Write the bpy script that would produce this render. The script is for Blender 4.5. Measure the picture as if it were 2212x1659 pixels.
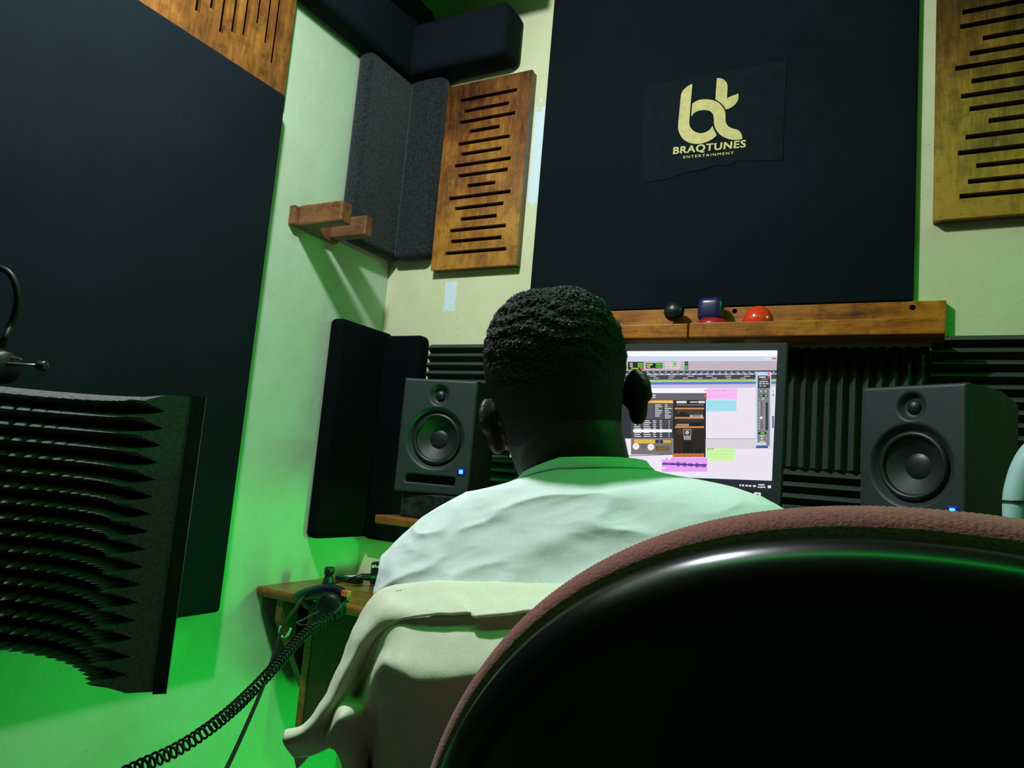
import bpy, bmesh, math, random
from mathutils import Vector, Matrix, noise

# ------------------------------------------------------------------ camera
S = bpy.context.scene
for o in list(bpy.data.objects):
    bpy.data.objects.remove(o)
COL = S.collection
IMG_W, IMG_H, FOCAL = 2212.0, 1659.0, 1600.0
YAW, PITCH, ROLL = math.radians(29.0), math.radians(6.9), math.radians(4.9)
EYE = Vector((0.0, 0.0, 1.12))
FWD = Vector((-math.sin(YAW) * math.cos(PITCH), math.cos(YAW) * math.cos(PITCH), math.sin(PITCH)))
_r = Vector((math.cos(YAW), math.sin(YAW), 0.0))
_u = _r.cross(FWD)
RIGHT = _r * math.cos(ROLL) + _u * math.sin(ROLL)
UP = -_r * math.sin(ROLL) + _u * math.cos(ROLL)
cam = bpy.data.cameras.new('camera')
cam.sensor_fit = 'HORIZONTAL'
cam.sensor_width = 36.0
cam.lens = FOCAL / IMG_W * 36.0
cam.clip_start = 0.02
cam_ob = bpy.data.objects.new('camera', cam)
COL.objects.link(cam_ob)
M = Matrix((RIGHT, UP, -FWD)).transposed().to_4x4()
M.translation = EYE
cam_ob.matrix_world = M
S.camera = cam_ob

# ------------------------------------------------------------------ world, lights, exposure
S.view_settings.view_transform = 'Standard'
S.view_settings.look = 'None'
S.view_settings.exposure = 0.0
S.view_settings.gamma = 1.0
S.view_settings.use_curve_mapping = False
world = bpy.data.worlds.new('world')
S.world = world
world.use_nodes = True
world.node_tree.nodes['Background'].inputs[0].default_value = (0.5, 0.8, 0.7, 1)
world.node_tree.nodes['Background'].inputs[1].default_value = 0.0015


def add_light(name, kind, loc, color, watts, target=None, size=None, size_y=None, radius=None):
    l = bpy.data.lights.new(name, kind)
    l.color = color
    l.energy = watts
    if kind == 'AREA':
        l.shape = 'RECTANGLE'
        l.size = size
        l.size_y = size_y
    if radius is not None:
        l.shadow_soft_size = radius
    ob = bpy.data.objects.new(name, l)
    COL.objects.link(ob)
    ob.location = loc
    if target is not None:
        ob.rotation_euler = (Vector(target) - Vector(loc)).to_track_quat('-Z', 'Y').to_euler()
    return ob


BULB = (-0.86, 0.64, 2.37)
add_light('ceiling_bulb_light', 'POINT', BULB, (0.93, 1.0, 1.03), 42.0, radius=0.04)
# the bulb throws more light downwards than sideways
bl = add_light('ceiling_bulb_face_light', 'AREA', (BULB[0], BULB[1], BULB[2] - 0.042), (0.93, 1.0, 1.03), 9.5, (BULB[0], BULB[1], 0.0), 0.07, 0.07)
bl.data.shape = 'DISK'
# green led strips: ceiling batten behind the photographer, floor below the desk, below the desk front, upper right corner
GREEN = (0.012, 1.0, 0.10)
add_light('ceiling_led_light', 'AREA', (-0.25, 0.12, 2.55), GREEN, 6.0, (-0.35, 0.75, 1.3), 1.9, 0.03)
add_light('floor_led_light', 'AREA', (-0.95, 1.69, 0.06), GREEN, 7.0, (-1.2, 1.40, 0.60), 0.7, 0.03)
add_light('desk_led_light', 'AREA', (-0.68, 1.27, 0.80), GREEN, 1.8, (-1.436, 1.27, 0.90), 0.03, 0.24)
add_light('shelf_led_light', 'AREA', (-0.86, 1.62, 0.955), GREEN, 2.2, (-1.436, 1.62, 0.87), 0.03, 0.10)
add_light('corner_led_light', 'AREA', (1.25, 1.45, 2.30), GREEN, 8.5, (-1.436, 1.3, 1.4), 0.5, 0.03)

# ------------------------------------------------------------------ helpers
W, D = 1.436, 1.75            # left wall at x = -W, back wall at y = D


def ray(px, py):
    return FWD + RIGHT * ((px - IMG_W / 2) / FOCAL) - UP * ((py - IMG_H / 2) / FOCAL)


def at_t(px, py, t):
    return EYE + ray(px, py) * t


def at_y(px, py, y):
    d = ray(px, py)
    return EYE + d * (y / d.y)


def at_x(px, py, x):
    d = ray(px, py)
    return EYE + d * (x / d.x)


def at_z(px, py, z):
    d = ray(px, py)
    return EYE + d * ((z - EYE.z) / d.z)


class MB:
    """collects verts and faces, builds ONE mesh object"""

    def __init__(self):
        self.v, self.f, self.m = [], [], []

    def add(self, vs, fs, mi=0):
        n = len(self.v)
        self.v += [Vector(p) for p in vs]
        self.f += [tuple(i + n for i in f) for f in fs]
        self.m += [mi] * len(fs)
        return self

    def box(self, a, b, mi=0):
        x0, y0, z0 = a
        x1, y1, z1 = b
        vs = [(x0, y0, z0), (x1, y0, z0), (x1, y1, z0), (x0, y1, z0), (x0, y0, z1), (x1, y0, z1), (x1, y1, z1), (x0, y1, z1)]
        fs = [(0, 3, 2, 1), (4, 5, 6, 7), (0, 1, 5, 4), (1, 2, 6, 5), (2, 3, 7, 6), (3, 0, 4, 7)]
        return self.add(vs, fs, mi)

    def rbox(self, a, b, r=0.004, seg=2, mi=0):
        bm = bmesh.new()
        bmesh.ops.create_cube(bm, size=1.0)
        a, b = Vector(a), Vector(b)
        c, s = (a + b) / 2, b - a
        for v in bm.verts:
            v.co = Vector((v.co.x * s.x, v.co.y * s.y, v.co.z * s.z)) + c
        bmesh.ops.bevel(bm, geom=bm.edges[:], offset=r, segments=seg, profile=0.5, affect='EDGES')
        return self.bm(bm, mi)

    def bm(self, bm, mi=0):
        bm.verts.index_update()
        self.add([v.co.copy() for v in bm.verts], [[v.index for v in f.verts] for f in bm.faces], mi)
        bm.free()
        return self

    def prism(self, pts, vec, mi=0, cap=True):
        """polygon pts (3D) extruded by vec"""
        n = len(pts)
        vec = Vector(vec)
        vs = [Vector(p) for p in pts] + [Vector(p) + vec for p in pts]
        fs = [(i, (i + 1) % n, (i + 1) % n + n, i + n) for i in range(n)]
        if cap:
            fs += [tuple(reversed(range(n))), tuple(range(n, 2 * n))]
        return self.add(vs, fs, mi)

    def rings(self, rs, close=True, cap0=False, cap1=False, mi=0):
        n = len(rs[0])
        vs = [p for r in rs for p in r]
        fs = []
        for k in range(len(rs) - 1):
            for i in range(n if close else n - 1):
                j = (i + 1) % n
                fs.append((k * n + i, k * n + j, (k + 1) * n + j, (k + 1) * n + i))
        if cap0:
            fs.append(tuple(reversed(range(n))))
        if cap1:
            fs.append(tuple(range((len(rs) - 1) * n, len(rs) * n)))
        return self.add(vs, fs, mi)

    def tube(self, pts, r, n=10, mi=0, closed=False):
        pts = [Vector(p) for p in pts]
        rad = r if isinstance(r, (list, tuple)) else [r] * len(pts)
        rs = []
        t0 = (pts[1] - pts[0]).normalized()
        a = Vector((0, 0, 1)) if abs(t0.z) < 0.9 else Vector((1, 0, 0))
        nrm = t0.cross(a).normalized()
        for k, p in enumerate(pts):
            t = (pts[min(k + 1, len(pts) - 1)] - pts[max(k - 1, 0)]).normalized()
            nrm = (nrm - t * nrm.dot(t)).normalized()
            b = t.cross(nrm)
            rs.append([p + (nrm * math.cos(2 * math.pi * i / n) + b * math.sin(2 * math.pi * i / n)) * rad[k] for i in range(n)])
        return self.rings(rs, True, not closed, not closed, mi)

    def lathe(self, prof, origin, axis, up=None, n=40, mi=0, cap=True):
        """prof: list of (radius, offset along axis)"""
        axis = Vector(axis).normalized()
        a = Vector(up) if up else (Vector((0, 0, 1)) if abs(axis.z) < 0.9 else Vector((1, 0, 0)))
        e1 = (a - axis * a.dot(axis)).normalized()
        e2 = axis.cross(e1)
        o = Vector(origin)
        rs = [[o + axis * h + (e1 * math.cos(2 * math.pi * i / n) + e2 * math.sin(2 * math.pi * i / n)) * max(r, 1e-5) for i in range(n)] for r, h in prof]
        return self.rings(rs, True, cap, cap, mi)

    def grid(self, rows, mi=0):
        """rows of equal length"""
        return self.rings(rows, close=False, mi=mi)

    def ellipsoid(self, c, r, nu=16, nv=10, mi=0, rot=None):
        rs = []
        c = Vector(c)
        for k in range(nv + 1):
            th = math.pi * k / nv
            ring = []
            for i in range(nu):
                ph = 2 * math.pi * i / nu
                p = Vector((r[0] * math.sin(th) * math.cos(ph), r[1] * math.sin(th) * math.sin(ph), r[2] * math.cos(th)))
                ring.append(c + (rot @ p if rot else p))
            rs.append(ring)
        return self.rings(rs, mi=mi)

    def mesh(self, name, mats, smooth=False):
        me = bpy.data.meshes.new(name)
        me.from_pydata([tuple(p) for p in self.v], [], self.f)
        for m in (mats if isinstance(mats, (list, tuple)) else [mats]):
            me.materials.append(m)
        if any(self.m):
            me.polygons.foreach_set('material_index', self.m)
        if smooth:
            me.polygons.foreach_set('use_smooth', [True] * len(me.polygons))
        me.update()
        return me

    def build(self, name, mats, parent=None, smooth=False, recalc=True, angle=None):
        me = self.mesh(name, mats, smooth)
        if recalc:
            bm = bmesh.new()
            bm.from_mesh(me)
            bmesh.ops.remove_doubles(bm, verts=bm.verts, dist=1e-6)
            bmesh.ops.recalc_face_normals(bm, faces=bm.faces)
            bm.to_mesh(me)
            bm.free()
        if angle:
            me.set_sharp_from_angle(angle=math.radians(angle))
        ob = bpy.data.objects.new(name, me)
        COL.objects.link(ob)
        if parent:
            ob.parent = parent
        return ob


def tag(o, label=None, cat=None, group=None, kind=None):
    if label:
        o['label'] = label
    if cat:
        o['category'] = cat
    if group:
        o['group'] = group
    if kind:
        o['kind'] = kind
    return o


def thing(name, label, cat, loc, group=None):
    o = bpy.data.objects.new(name, None)
    o.empty_display_size = 0.05
    COL.objects.link(o)
    o.location = loc
    tag(o, label, cat, group)
    return o


def keep(ch, parent):
    """parent a mesh that was modelled in world coordinates"""
    ch.parent = parent
    ch.matrix_parent_inverse = Matrix.Translation(-Vector(parent.location))
    return ch


def part(mb, name, mat, parent, **k):
    return keep(mb.build(name, mat, **k), parent)


def sub(mb, name, mat, parent, **k):
    """a sub-part below a part (parent modelled in world coordinates, so identity)"""
    o = mb.build(name, mat, **k)
    o.parent = parent
    return o


# ------------------------------------------------------------------ materials
def new_mat(name):
    m = bpy.data.materials.new(name)
    m.use_nodes = True
    nt = m.node_tree
    return m, nt, nt.nodes['Principled BSDF']


def srgb(r, g, b):
    f = lambda c: (c / 255 / 12.92) if c / 255 <= 0.04045 else ((c / 255 + 0.055) / 1.055) ** 2.4
    return (f(r), f(g), f(b), 1.0)


def ramp(nt, fac, stops):
    r = nt.nodes.new('ShaderNodeValToRGB')
    while len(r.color_ramp.elements) < len(stops):
        r.color_ramp.elements.new(0.5)
    for e, (p, c) in zip(r.color_ramp.elements, stops):
        e.position = p
        e.color = c
    nt.links.new(fac, r.inputs[0])
    return r.outputs[0]


def noise_node(nt, scale, detail=4, rough=0.55, mapscale=None, coord='Object', distort=0.0):
    tc = nt.nodes.new('ShaderNodeTexCoord')
    n = nt.nodes.new('ShaderNodeTexNoise')
    n.inputs['Scale'].default_value = scale
    n.inputs['Detail'].default_value = detail
    n.inputs['Roughness'].default_value = rough
    n.inputs['Distortion'].default_value = distort
    if mapscale:
        mp = nt.nodes.new('ShaderNodeMapping')
        mp.inputs['Scale'].default_value = mapscale
        nt.links.new(tc.outputs[coord], mp.inputs[0])
        nt.links.new(mp.outputs[0], n.inputs['Vector'])
    else:
        nt.links.new(tc.outputs[coord], n.inputs['Vector'])
    return n.outputs['Fac']


def bump(nt, bsdf, height, strength=0.3, dist=0.002):
    b = nt.nodes.new('ShaderNodeBump')
    b.inputs['Strength'].default_value = strength
    b.inputs['Distance'].default_value = dist
    nt.links.new(height, b.inputs['Height'])
    nt.links.new(b.outputs[0], bsdf.inputs['Normal'])


def plain(name, col, rough=0.6, spec=0.5, metal=0.0, nscale=None, var=0.25, bstr=0.0, bdist=0.001, bscale=None, sheen=0.0, coat=0.0):
    m, nt, b = new_mat(name)
    b.inputs['Roughness'].default_value = rough
    b.inputs['Specular IOR Level'].default_value = spec
    b.inputs['Metallic'].default_value = metal
    b.inputs['Sheen Weight'].default_value = sheen
    b.inputs['Coat Weight'].default_value = coat
    f = noise_node(nt, nscale or 30)
    lo = tuple(c * (1 - var) for c in col[:3]) + (1,)
    hi = tuple(min(1, c * (1 + var)) for c in col[:3]) + (1,)
    nt.links.new(ramp(nt, f, [(0.3, lo), (0.7, hi)]), b.inputs['Base Color'])
    if bstr:
        bump(nt, b, noise_node(nt, bscale or 200, 3), bstr, bdist)
    return m


def emit(name, col, strength=1.0):
    m, nt, b = new_mat(name)
    b.inputs['Base Color'].default_value = (0.01, 0.01, 0.01, 1)
    b.inputs['Specular IOR Level'].default_value = 0.2
    b.inputs['Emission Color'].default_value = col
    b.inputs['Emission Strength'].default_value = strength
    return m


def wood(name, dark, mid, light, axis, rough=0.35, scale=6.0, stretch=9.0, tone=None):
    """varnished plank, grain along axis (0 x, 1 y, 2 z); tone = (z_dark, z_light): stain deepens with height"""
    m, nt, b = new_mat(name)
    ms = [stretch] * 3
    ms[axis] = 1.0
    g = noise_node(nt, scale, 6, 0.6, tuple(ms), distort=0.6)
    fine = noise_node(nt, scale * 6, 4, 0.6, tuple(ms))
    big = noise_node(nt, 7.0, 4, 0.6)

    def mth(op, x, y, z=None):
        n = nt.nodes.new('ShaderNodeMath')
        n.operation = op
        for i, q in enumerate((x, y, z)):
            if q is None:
                continue
            if isinstance(q, (int, float)):
                n.inputs[i].default_value = q
            else:
                nt.links.new(q, n.inputs[i])
        return n.outputs[0]
    v = mth('MULTIPLY_ADD', fine, 0.30, mth('MULTIPLY', g, 0.55))
    v = mth('MULTIPLY_ADD', big, 0.75, v)
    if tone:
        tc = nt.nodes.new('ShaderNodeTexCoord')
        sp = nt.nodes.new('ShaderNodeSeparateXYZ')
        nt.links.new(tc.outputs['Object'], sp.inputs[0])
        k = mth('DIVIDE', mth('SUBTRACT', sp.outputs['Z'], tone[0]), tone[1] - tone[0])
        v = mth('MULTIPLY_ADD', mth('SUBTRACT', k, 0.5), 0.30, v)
    c = ramp(nt, v, [(0.58, dark), (0.78, mid), (1.0, light)])
    blot = noise_node(nt, 38.0, 4, 0.7)
    mb_ = nt.nodes.new('ShaderNodeMixRGB')
    mb_.blend_type = 'MULTIPLY'
    mb_.inputs[0].default_value = 0.6
    nt.links.new(c, mb_.inputs[1])
    nt.links.new(ramp(nt, blot, [(0.33, (0.35, 0.3, 0.25, 1)), (0.5, (1, 1, 1, 1))]), mb_.inputs[2])
    nt.links.new(mb_.outputs[0], b.inputs['Base Color'])
    b.inputs['Roughness'].default_value = rough
    bump(nt, b, fine, 0.25, 0.0008)
    return m


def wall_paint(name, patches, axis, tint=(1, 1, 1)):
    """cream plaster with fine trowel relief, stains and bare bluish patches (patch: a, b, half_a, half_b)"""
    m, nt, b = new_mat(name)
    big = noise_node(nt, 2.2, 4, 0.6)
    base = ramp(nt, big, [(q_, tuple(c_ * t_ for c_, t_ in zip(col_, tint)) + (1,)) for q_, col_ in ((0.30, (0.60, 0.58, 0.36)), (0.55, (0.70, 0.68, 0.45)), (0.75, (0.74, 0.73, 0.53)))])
    tc = nt.nodes.new('ShaderNodeTexCoord')
    sep = nt.nodes.new('ShaderNodeSeparateXYZ')
    nt.links.new(tc.outputs['Object'], sep.inputs[0])
    edge = noise_node(nt, 26.0, 4, 0.6)
    cur = base

    def math_n(op, a, bb):
        n = nt.nodes.new('ShaderNodeMath')
        n.operation = op
        for i, s in enumerate((a, bb)):
            if isinstance(s, (int, float)):
                n.inputs[i].default_value = s
            else:
                nt.links.new(s, n.inputs[i])
        return n.outputs[0]
    ca = sep.outputs['X' if axis == 'x' else 'Y']
    cb = sep.outputs['Z']
    for (pa, pb, ha, hb) in patches:
        da = math_n('DIVIDE', math_n('ABSOLUTE', math_n('SUBTRACT', ca, pa), 0), ha)
        db = math_n('DIVIDE', math_n('ABSOLUTE', math_n('SUBTRACT', cb, pb), 0), hb)
        dd = math_n('ADD', math_n('MAXIMUM', da, db), math_n('MULTIPLY', edge, 0.9))
        fac = ramp(nt, dd, [(0.0, (1, 1, 1, 1)), (0.0, (1, 1, 1, 1))]) if False else math_n('LESS_THAN', dd, 1.35)
        mx = nt.nodes.new('ShaderNodeMixRGB')
        nt.links.new(fac, mx.inputs[0])
        nt.links.new(cur, mx.inputs[1])
        mx.inputs[2].default_value = (0.68, 0.78, 0.86, 1)
        cur = mx.outputs[0]
    spk = noise_node(nt, 90.0, 2, 0.5)
    mx = nt.nodes.new('ShaderNodeMixRGB')
    mx.blend_type = 'MULTIPLY'
    mx.inputs[0].default_value = 0.5
    nt.links.new(cur, mx.inputs[1])
    nt.links.new(ramp(nt, spk, [(0.22, (0.45, 0.42, 0.3, 1)), (0.30, (1, 1, 1, 1))]), mx.inputs[2])
    nt.links.new(mx.outputs[0], b.inputs['Base Color'])
    b.inputs['Roughness'].default_value = 0.75
    b.inputs['Specular IOR Level'].default_value = 0.25
    bn = noise_node(nt, 14.0, 8, 0.62)
    bump(nt, b, bn, 0.35, 0.006)
    return m


def hexc(r, g, b):
    return srgb(r, g, b)


MAT = {}
MAT['wall_left'] = wall_paint('left_wall_plaster_dimmed', [], 'y', (0.66, 0.80, 0.92))  # tint paints this wall's dimmer, cooler light into the cream plaster
MAT['wall_back'] = wall_paint('back_wall_plaster', [(-1.20, 1.615, 0.022, 0.05), (-0.952, 2.02, 0.02, 0.16)], 'x')
MAT['wall_other'] = plain('dark_panelled_wall', (0.030, 0.028, 0.022, 1), 0.8, nscale=3)
MAT['floor'] = plain('floor_cement', (0.10, 0.09, 0.08, 1), 0.6, nscale=3, bstr=0.1)
MAT['ceiling'] = plain('ceiling_board', (0.06, 0.05, 0.04, 1), 0.8, nscale=3)
MAT['fabric'] = plain('black_fabric', (0.0050, 0.0084, 0.0128, 1), 0.95, 0.1, nscale=4, var=0.12, bstr=0.25, bscale=900, bdist=0.0006)
MAT['patch'] = plain('charcoal_patch_fabric', (0.0062, 0.0112, 0.0152, 1), 0.95, 0.1, nscale=40, var=0.15, bstr=0.3, bscale=700)
MAT['trap'] = plain('black_trap_cloth', (0.0022, 0.0034, 0.0040, 1), 0.95, 0.06, nscale=8, var=0.15, bstr=0.3, bscale=300)
MAT['felt'] = plain('grey_felt', (0.016, 0.021, 0.025, 1), 1.0, 0.1, nscale=150, var=0.6, bstr=0.9, bscale=160, bdist=0.004, sheen=0.15)
MAT['foam'] = plain('charcoal_foam', (0.046, 0.054, 0.050, 1), 0.95, 0.15, nscale=260, var=0.35, bstr=0.5, bscale=500)
MAT['shield_foam'] = plain('shield_foam', (0.120, 0.108, 0.118, 1), 0.95, 0.1, nscale=260, var=0.3, bstr=0.5, bscale=500)
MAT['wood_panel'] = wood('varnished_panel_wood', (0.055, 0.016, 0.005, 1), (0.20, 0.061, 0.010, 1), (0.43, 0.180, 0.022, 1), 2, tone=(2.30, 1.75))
MAT['wood_panel_left'] = wood('amber_panel_wood', (0.065, 0.024, 0.008, 1), (0.20, 0.073, 0.015, 1), (0.36, 0.155, 0.03, 1), 2)
MAT['wood_edge'] = wood('panel_edge_wood', (0.05, 0.02, 0.006, 1), (0.13, 0.06, 0.015, 1), (0.20, 0.10, 0.03, 1), 2)
MAT['wood_shelf'] = wood('shelf_plank_wood', (0.10, 0.024, 0.004, 1), (0.36, 0.100, 0.008, 1), (0.54, 0.200, 0.020, 1), 0, 0.3)
MAT['wood_desk'] = wood('desk_wood', (0.08, 0.020, 0.006, 1), (0.22, 0.068, 0.018, 1), (0.34, 0.125, 0.034, 1), 0, 0.3)
MAT['wood_dark'] = wood('dark_cabinet_wood', (0.012, 0.006, 0.003, 1), (0.035, 0.014, 0.005, 1), (0.07, 0.03, 0.01, 1), 2, 0.4)
MAT['wood_hook'] = wood('hanger_wood', (0.07, 0.02, 0.012, 1), (0.16, 0.058, 0.026, 1), (0.24, 0.10, 0.042, 1), 0, 0.35)
MAT['black'] = plain('black_void', (0.002, 0.002, 0.002, 1), 1.0, 0.0)
MAT['gold'] = plain('gold_vinyl', (0.60, 0.47, 0.17, 1), 0.55, 0.4, nscale=60, var=0.15, bstr=0.4, bscale=120, bdist=0.002)
MAT['speaker'] = plain('satin_black_baffle', (0.022, 0.030, 0.034, 1), 0.5, 0.45, nscale=60, var=0.1, bstr=0.1, bscale=900, bdist=0.0003)
MAT['cabinet'] = plain('black_vinyl_cabinet', (0.006, 0.008, 0.009, 1), 0.6, 0.3, nscale=60, bstr=0.1)
MAT['cone'] = plain('woven_cone', (0.014, 0.017, 0.018, 1), 0.5, 0.5, nscale=300, var=0.5, bstr=0.5, bscale=700, bdist=0.001)
MAT['rubber'] = plain('black_rubber', (0.010, 0.012, 0.013, 1), 0.42, 0.5, nscale=80)
MAT['led'] = emit('blue_led', (0.05, 0.42, 1.0, 1), 3.0)
MAT['led_ring'] = emit('blue_led_glow', (0.0, 0.005, 0.22, 1), 1.0)
MAT['marble'] = plain('dark_speckled_block', (0.012, 0.020, 0.016, 1), 0.5, 0.4, nscale=45, var=0.95, bstr=0.4, bscale=90, bdist=0.004)
MAT['bezel'] = plain('monitor_bezel_plastic', (0.018, 0.026, 0.028, 1), 0.5, 0.5, nscale=60, var=0.1)
MAT['shirt'] = plain('white_cotton', (0.80, 0.83, 0.88, 1), 0.9, 0.15, nscale=500, var=0.04, bstr=0.25, bscale=700, bdist=0.0008, sheen=0.1)
MAT['garment'] = plain('cream_cotton', (0.72, 0.70, 0.56, 1), 0.9, 0.15, nscale=400, var=0.05, bstr=0.3, bscale=600, bdist=0.0008, sheen=0.1)
MAT['skin'] = plain('dark_skin', (0.020, 0.0125, 0.010, 1), 0.5, 0.4, nscale=90, var=0.3, bstr=0.25, bscale=350, bdist=0.0008)
MAT['hair'] = plain('black_hair', (0.007, 0.007, 0.0075, 1), 0.8, 0.25, nscale=300, var=0.4)
MAT['curl'] = plain('glossy_black_curls', (0.016, 0.017, 0.018, 1), 0.42, 0.6, nscale=300, var=0.4)
MAT['jeans'] = plain('dark_denim', (0.015, 0.02, 0.035, 1), 0.9, 0.2, nscale=300, bstr=0.3)
MAT['shell'] = plain('glossy_black_shell', (0.0035, 0.0035, 0.0038, 1), 0.26, 0.5, nscale=10, var=0.1)
MAT['metal'] = plain('dark_painted_metal', (0.02, 0.03, 0.03, 1), 0.35, 0.5, metal=0.4, nscale=50)
MAT['steel'] = plain('grey_steel', (0.25, 0.30, 0.30, 1), 0.35, 0.5, metal=0.9, nscale=50)
MAT['cable'] = plain('black_cable', (0.005, 0.006, 0.006, 1), 0.45, 0.3, nscale=50)
MAT['navy'] = plain('navy_plastic', (0.004, 0.005, 0.022, 1), 0.35, 0.5, nscale=50)
MAT['white_pl'] = plain('white_plastic', (0.45, 0.62, 0.66, 1), 0.4, 0.5, nscale=30, var=0.05)
MAT['paper'] = plain('white_paper', (0.75, 0.76, 0.74, 1), 0.8, 0.2, nscale=30, var=0.05)
MAT['red'] = plain('glossy_red_plastic', (0.80, 0.045, 0.012, 1), 0.18, 0.5, nscale=30, var=0.05)
MAT['toy_black'] = plain('toy_black_plastic', (0.008, 0.010, 0.012, 1), 0.35, 0.5, nscale=30)
MAT['toy_navy'] = plain('toy_navy_plastic', (0.016, 0.012, 0.075, 1), 0.3, 0.5, nscale=30, var=0.1)
MAT['toy_red'] = plain('toy_red_plastic', (0.35, 0.012, 0.012, 1), 0.35, 0.5, nscale=30)
MAT['orange'] = plain('orange_plastic', (0.75, 0.12, 0.03, 1), 0.5, 0.4, nscale=30)
MAT['toy_blue'] = plain('blue_plastic', (0.03, 0.10, 0.32, 1), 0.4, 0.5, nscale=30)

# ------------------------------------------------------------------ room shell
XR, YF, ZC = 1.35, -1.9, 2.62


def struct(name, mb, mat):
    o = mb.build(name, mat)
    return tag(o, kind='structure')


struct('floor', MB().box((-W - 0.1, YF - 0.1, -0.1), (XR + 0.1, D + 0.1, 0.0)), MAT['floor'])
struct('ceiling', MB().box((-W - 0.1, YF - 0.1, ZC), (XR + 0.1, D + 0.1, ZC + 0.1)), MAT['ceiling'])
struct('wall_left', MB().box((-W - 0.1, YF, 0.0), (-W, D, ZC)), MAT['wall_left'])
struct('wall_back', MB().box((-W - 0.1, D, 0.0), (XR + 0.1, D + 0.1, ZC)), MAT['wall_back'])
struct('wall_right', MB().box((XR, YF, 0.0), (XR + 0.1, D, ZC)), MAT['wall_other'])
struct('wall_front', MB().box((-W - 0.1, YF - 0.1, 0.0), (XR + 0.1, YF, ZC)), MAT['wall_other'])
# unseen beam under the ceiling, added to shade the top of the back wall
struct('shadow_beam_1', MB().box((-W, 1.40, 2.436), (-0.930, 1.50, ZC)), MAT['ceiling'])

# ------------------------------------------------------------------ fabric panels


def slab_xz(mb, x0, x1, z0, z1, y0, y1, r=0.012, seg=3):
    return mb.rbox((x0, y0, z0), (x1, y1, z1), r, seg)


p = thing('acoustic_panel', 'large black fabric panel with a gold logo above the wooden ledge', 'panel', (-0.472, D, 1.555))
part(slab_xz(MB(), -0.932, -0.013, 1.555, 2.56, D - 0.015, D - 0.0005, 0.004), 'fabric_cover', MAT['fabric'], p, smooth=True, angle=40)

# slightly lighter cloth square with a frayed lower edge, glued on the panel
YP = D - 0.0152
top_z, bot_z = 2.153, 1.90
pts = [(-0.640, top_z), (-0.290, top_z), (-0.289, 1.903)]
rnd = random.Random(4)
nb = 26
for i in range(1, nb):
    u = i / nb
    x = -0.289 + (-0.636 + 0.289) * u
    z = 1.903 + 0.010 * math.sin(u * 5.0) - 0.012 * max(0, u - 0.42) + 0.0022 * rnd.uniform(-1, 1) - (0.006 if 0.34 < u < 0.42 else 0)
    pts.append((x, z))
pts.append((-0.636, 1.899))
part(MB().prism([(x, YP, z) for x, z in pts], (0, -0.0016, 0)), 'cloth_patch', MAT['patch'], p)

# logo drawn as flat gold vinyl; outline measured in a 2014 x 1659 enlargement of the patch
YL = YP - 0.0016 - 0.0006


def zoom_pt(cx, cy):
    q = at_y(1380 + cx / 5.9235, 120 + cy / 5.925, YL)
    return Vector((q.x, YL, q.z))


def catmull(pts, n=6, closed=False):
    out = []
    N = len(pts)
    P = [Vector(p) for p in pts]
    rng = range(N if closed else N - 1)
    for i in rng:
        if closed:
            p0, p1, p2, p3 = P[i - 1], P[i], P[(i + 1) % N], P[(i + 2) % N]
        else:
            p0, p1, p2, p3 = P[max(i - 1, 0)], P[i], P[i + 1], P[min(i + 2, N - 1)]
        for k in range(n):
            t = k / n
            out.append(0.5 * ((2 * p1) + (-p0 + p2) * t + (2 * p0 - 5 * p1 + 4 * p2 - p3) * t * t + (-p0 + 3 * p1 - 3 * p2 + p3) * t ** 3))
    if not closed:
        out.append(P[-1])
    return out


def outline(segs):
    """segs: lists of 2-D points; each list is splined, lists join with sharp corners"""
    out = []
    for s in segs:
        c = catmull([(x, y, 0) for x, y in s], 6) if len(s) > 2 else [Vector((x, y, 0)) for x, y in s]
        out += c[:-1]
    return [(v.x, v.y) for v in out]


def vinyl(pts2, name='logo_shape'):
    bm = bmesh.new()
    vs = [bm.verts.new(zoom_pt(*q)) for q in pts2]
    f = bm.faces.new(vs)
    bmesh.ops.triangulate(bm, faces=[f])
    r = bmesh.ops.extrude_face_region(bm, geom=bm.faces[:])
    for g in r['geom']:
        if isinstance(g, bmesh.types.BMVert):
            g.co.y += 0.0006
    return part(MB().bm(bm), name, MAT['gold'], p)


b_shape = outline([
    [(685, 360), (620, 395), (562, 450), (540, 500)],
    [(540, 500), (520, 700), (503, 900), (515, 980), (555, 1055), (620, 1105), (700, 1128), (790, 1128), (880, 1100), (950, 1060), (998, 1018)],
    [(998, 1018), (968, 965), (943, 900)],
    [(943, 900), (905, 950), (855, 980), (790, 993), (730, 980), (680, 945), (652, 900), (645, 850)],
    [(645, 850), (665, 600), (685, 360)]])
q_shape = outline([
    [(684, 615), (740, 580), (800, 562), (880, 560), (960, 575), (1030, 612), (1080, 668), (1105, 730), (1108, 800)],
    [(1108, 800), (1112, 850), (1140, 900), (1190, 930), (1240, 942), (1285, 965), (1315, 1010), (1326, 1065)],
    [(1326, 1065), (1270, 1078), (1200, 1078), (1120, 1058), (1050, 1020), (995, 960), (965, 890), (958, 800)],
    [(958, 800), (950, 755), (920, 718), (880, 702), (830, 697), (770, 705), (715, 730), (670, 782)],
    [(670, 782), (675, 700), (684, 615)]])
t_shape = outline([
    [(998, 290), (1040, 290), (1090, 310), (1125, 350), (1136, 400)],
    [(1136, 400), (1128, 545)],
    [(1128, 545), (1180, 520), (1230, 502), (1274, 486)],
    [(1274, 486), (1270, 560), (1235, 620), (1180, 665), (1112, 692)],
    [(1112, 692), (1085, 645), (1040, 600), (980, 562)],
    [(980, 562), (988, 430), (998, 290)]])
for s in (b_shape, q_shape, t_shape):
    vinyl(s)


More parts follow.
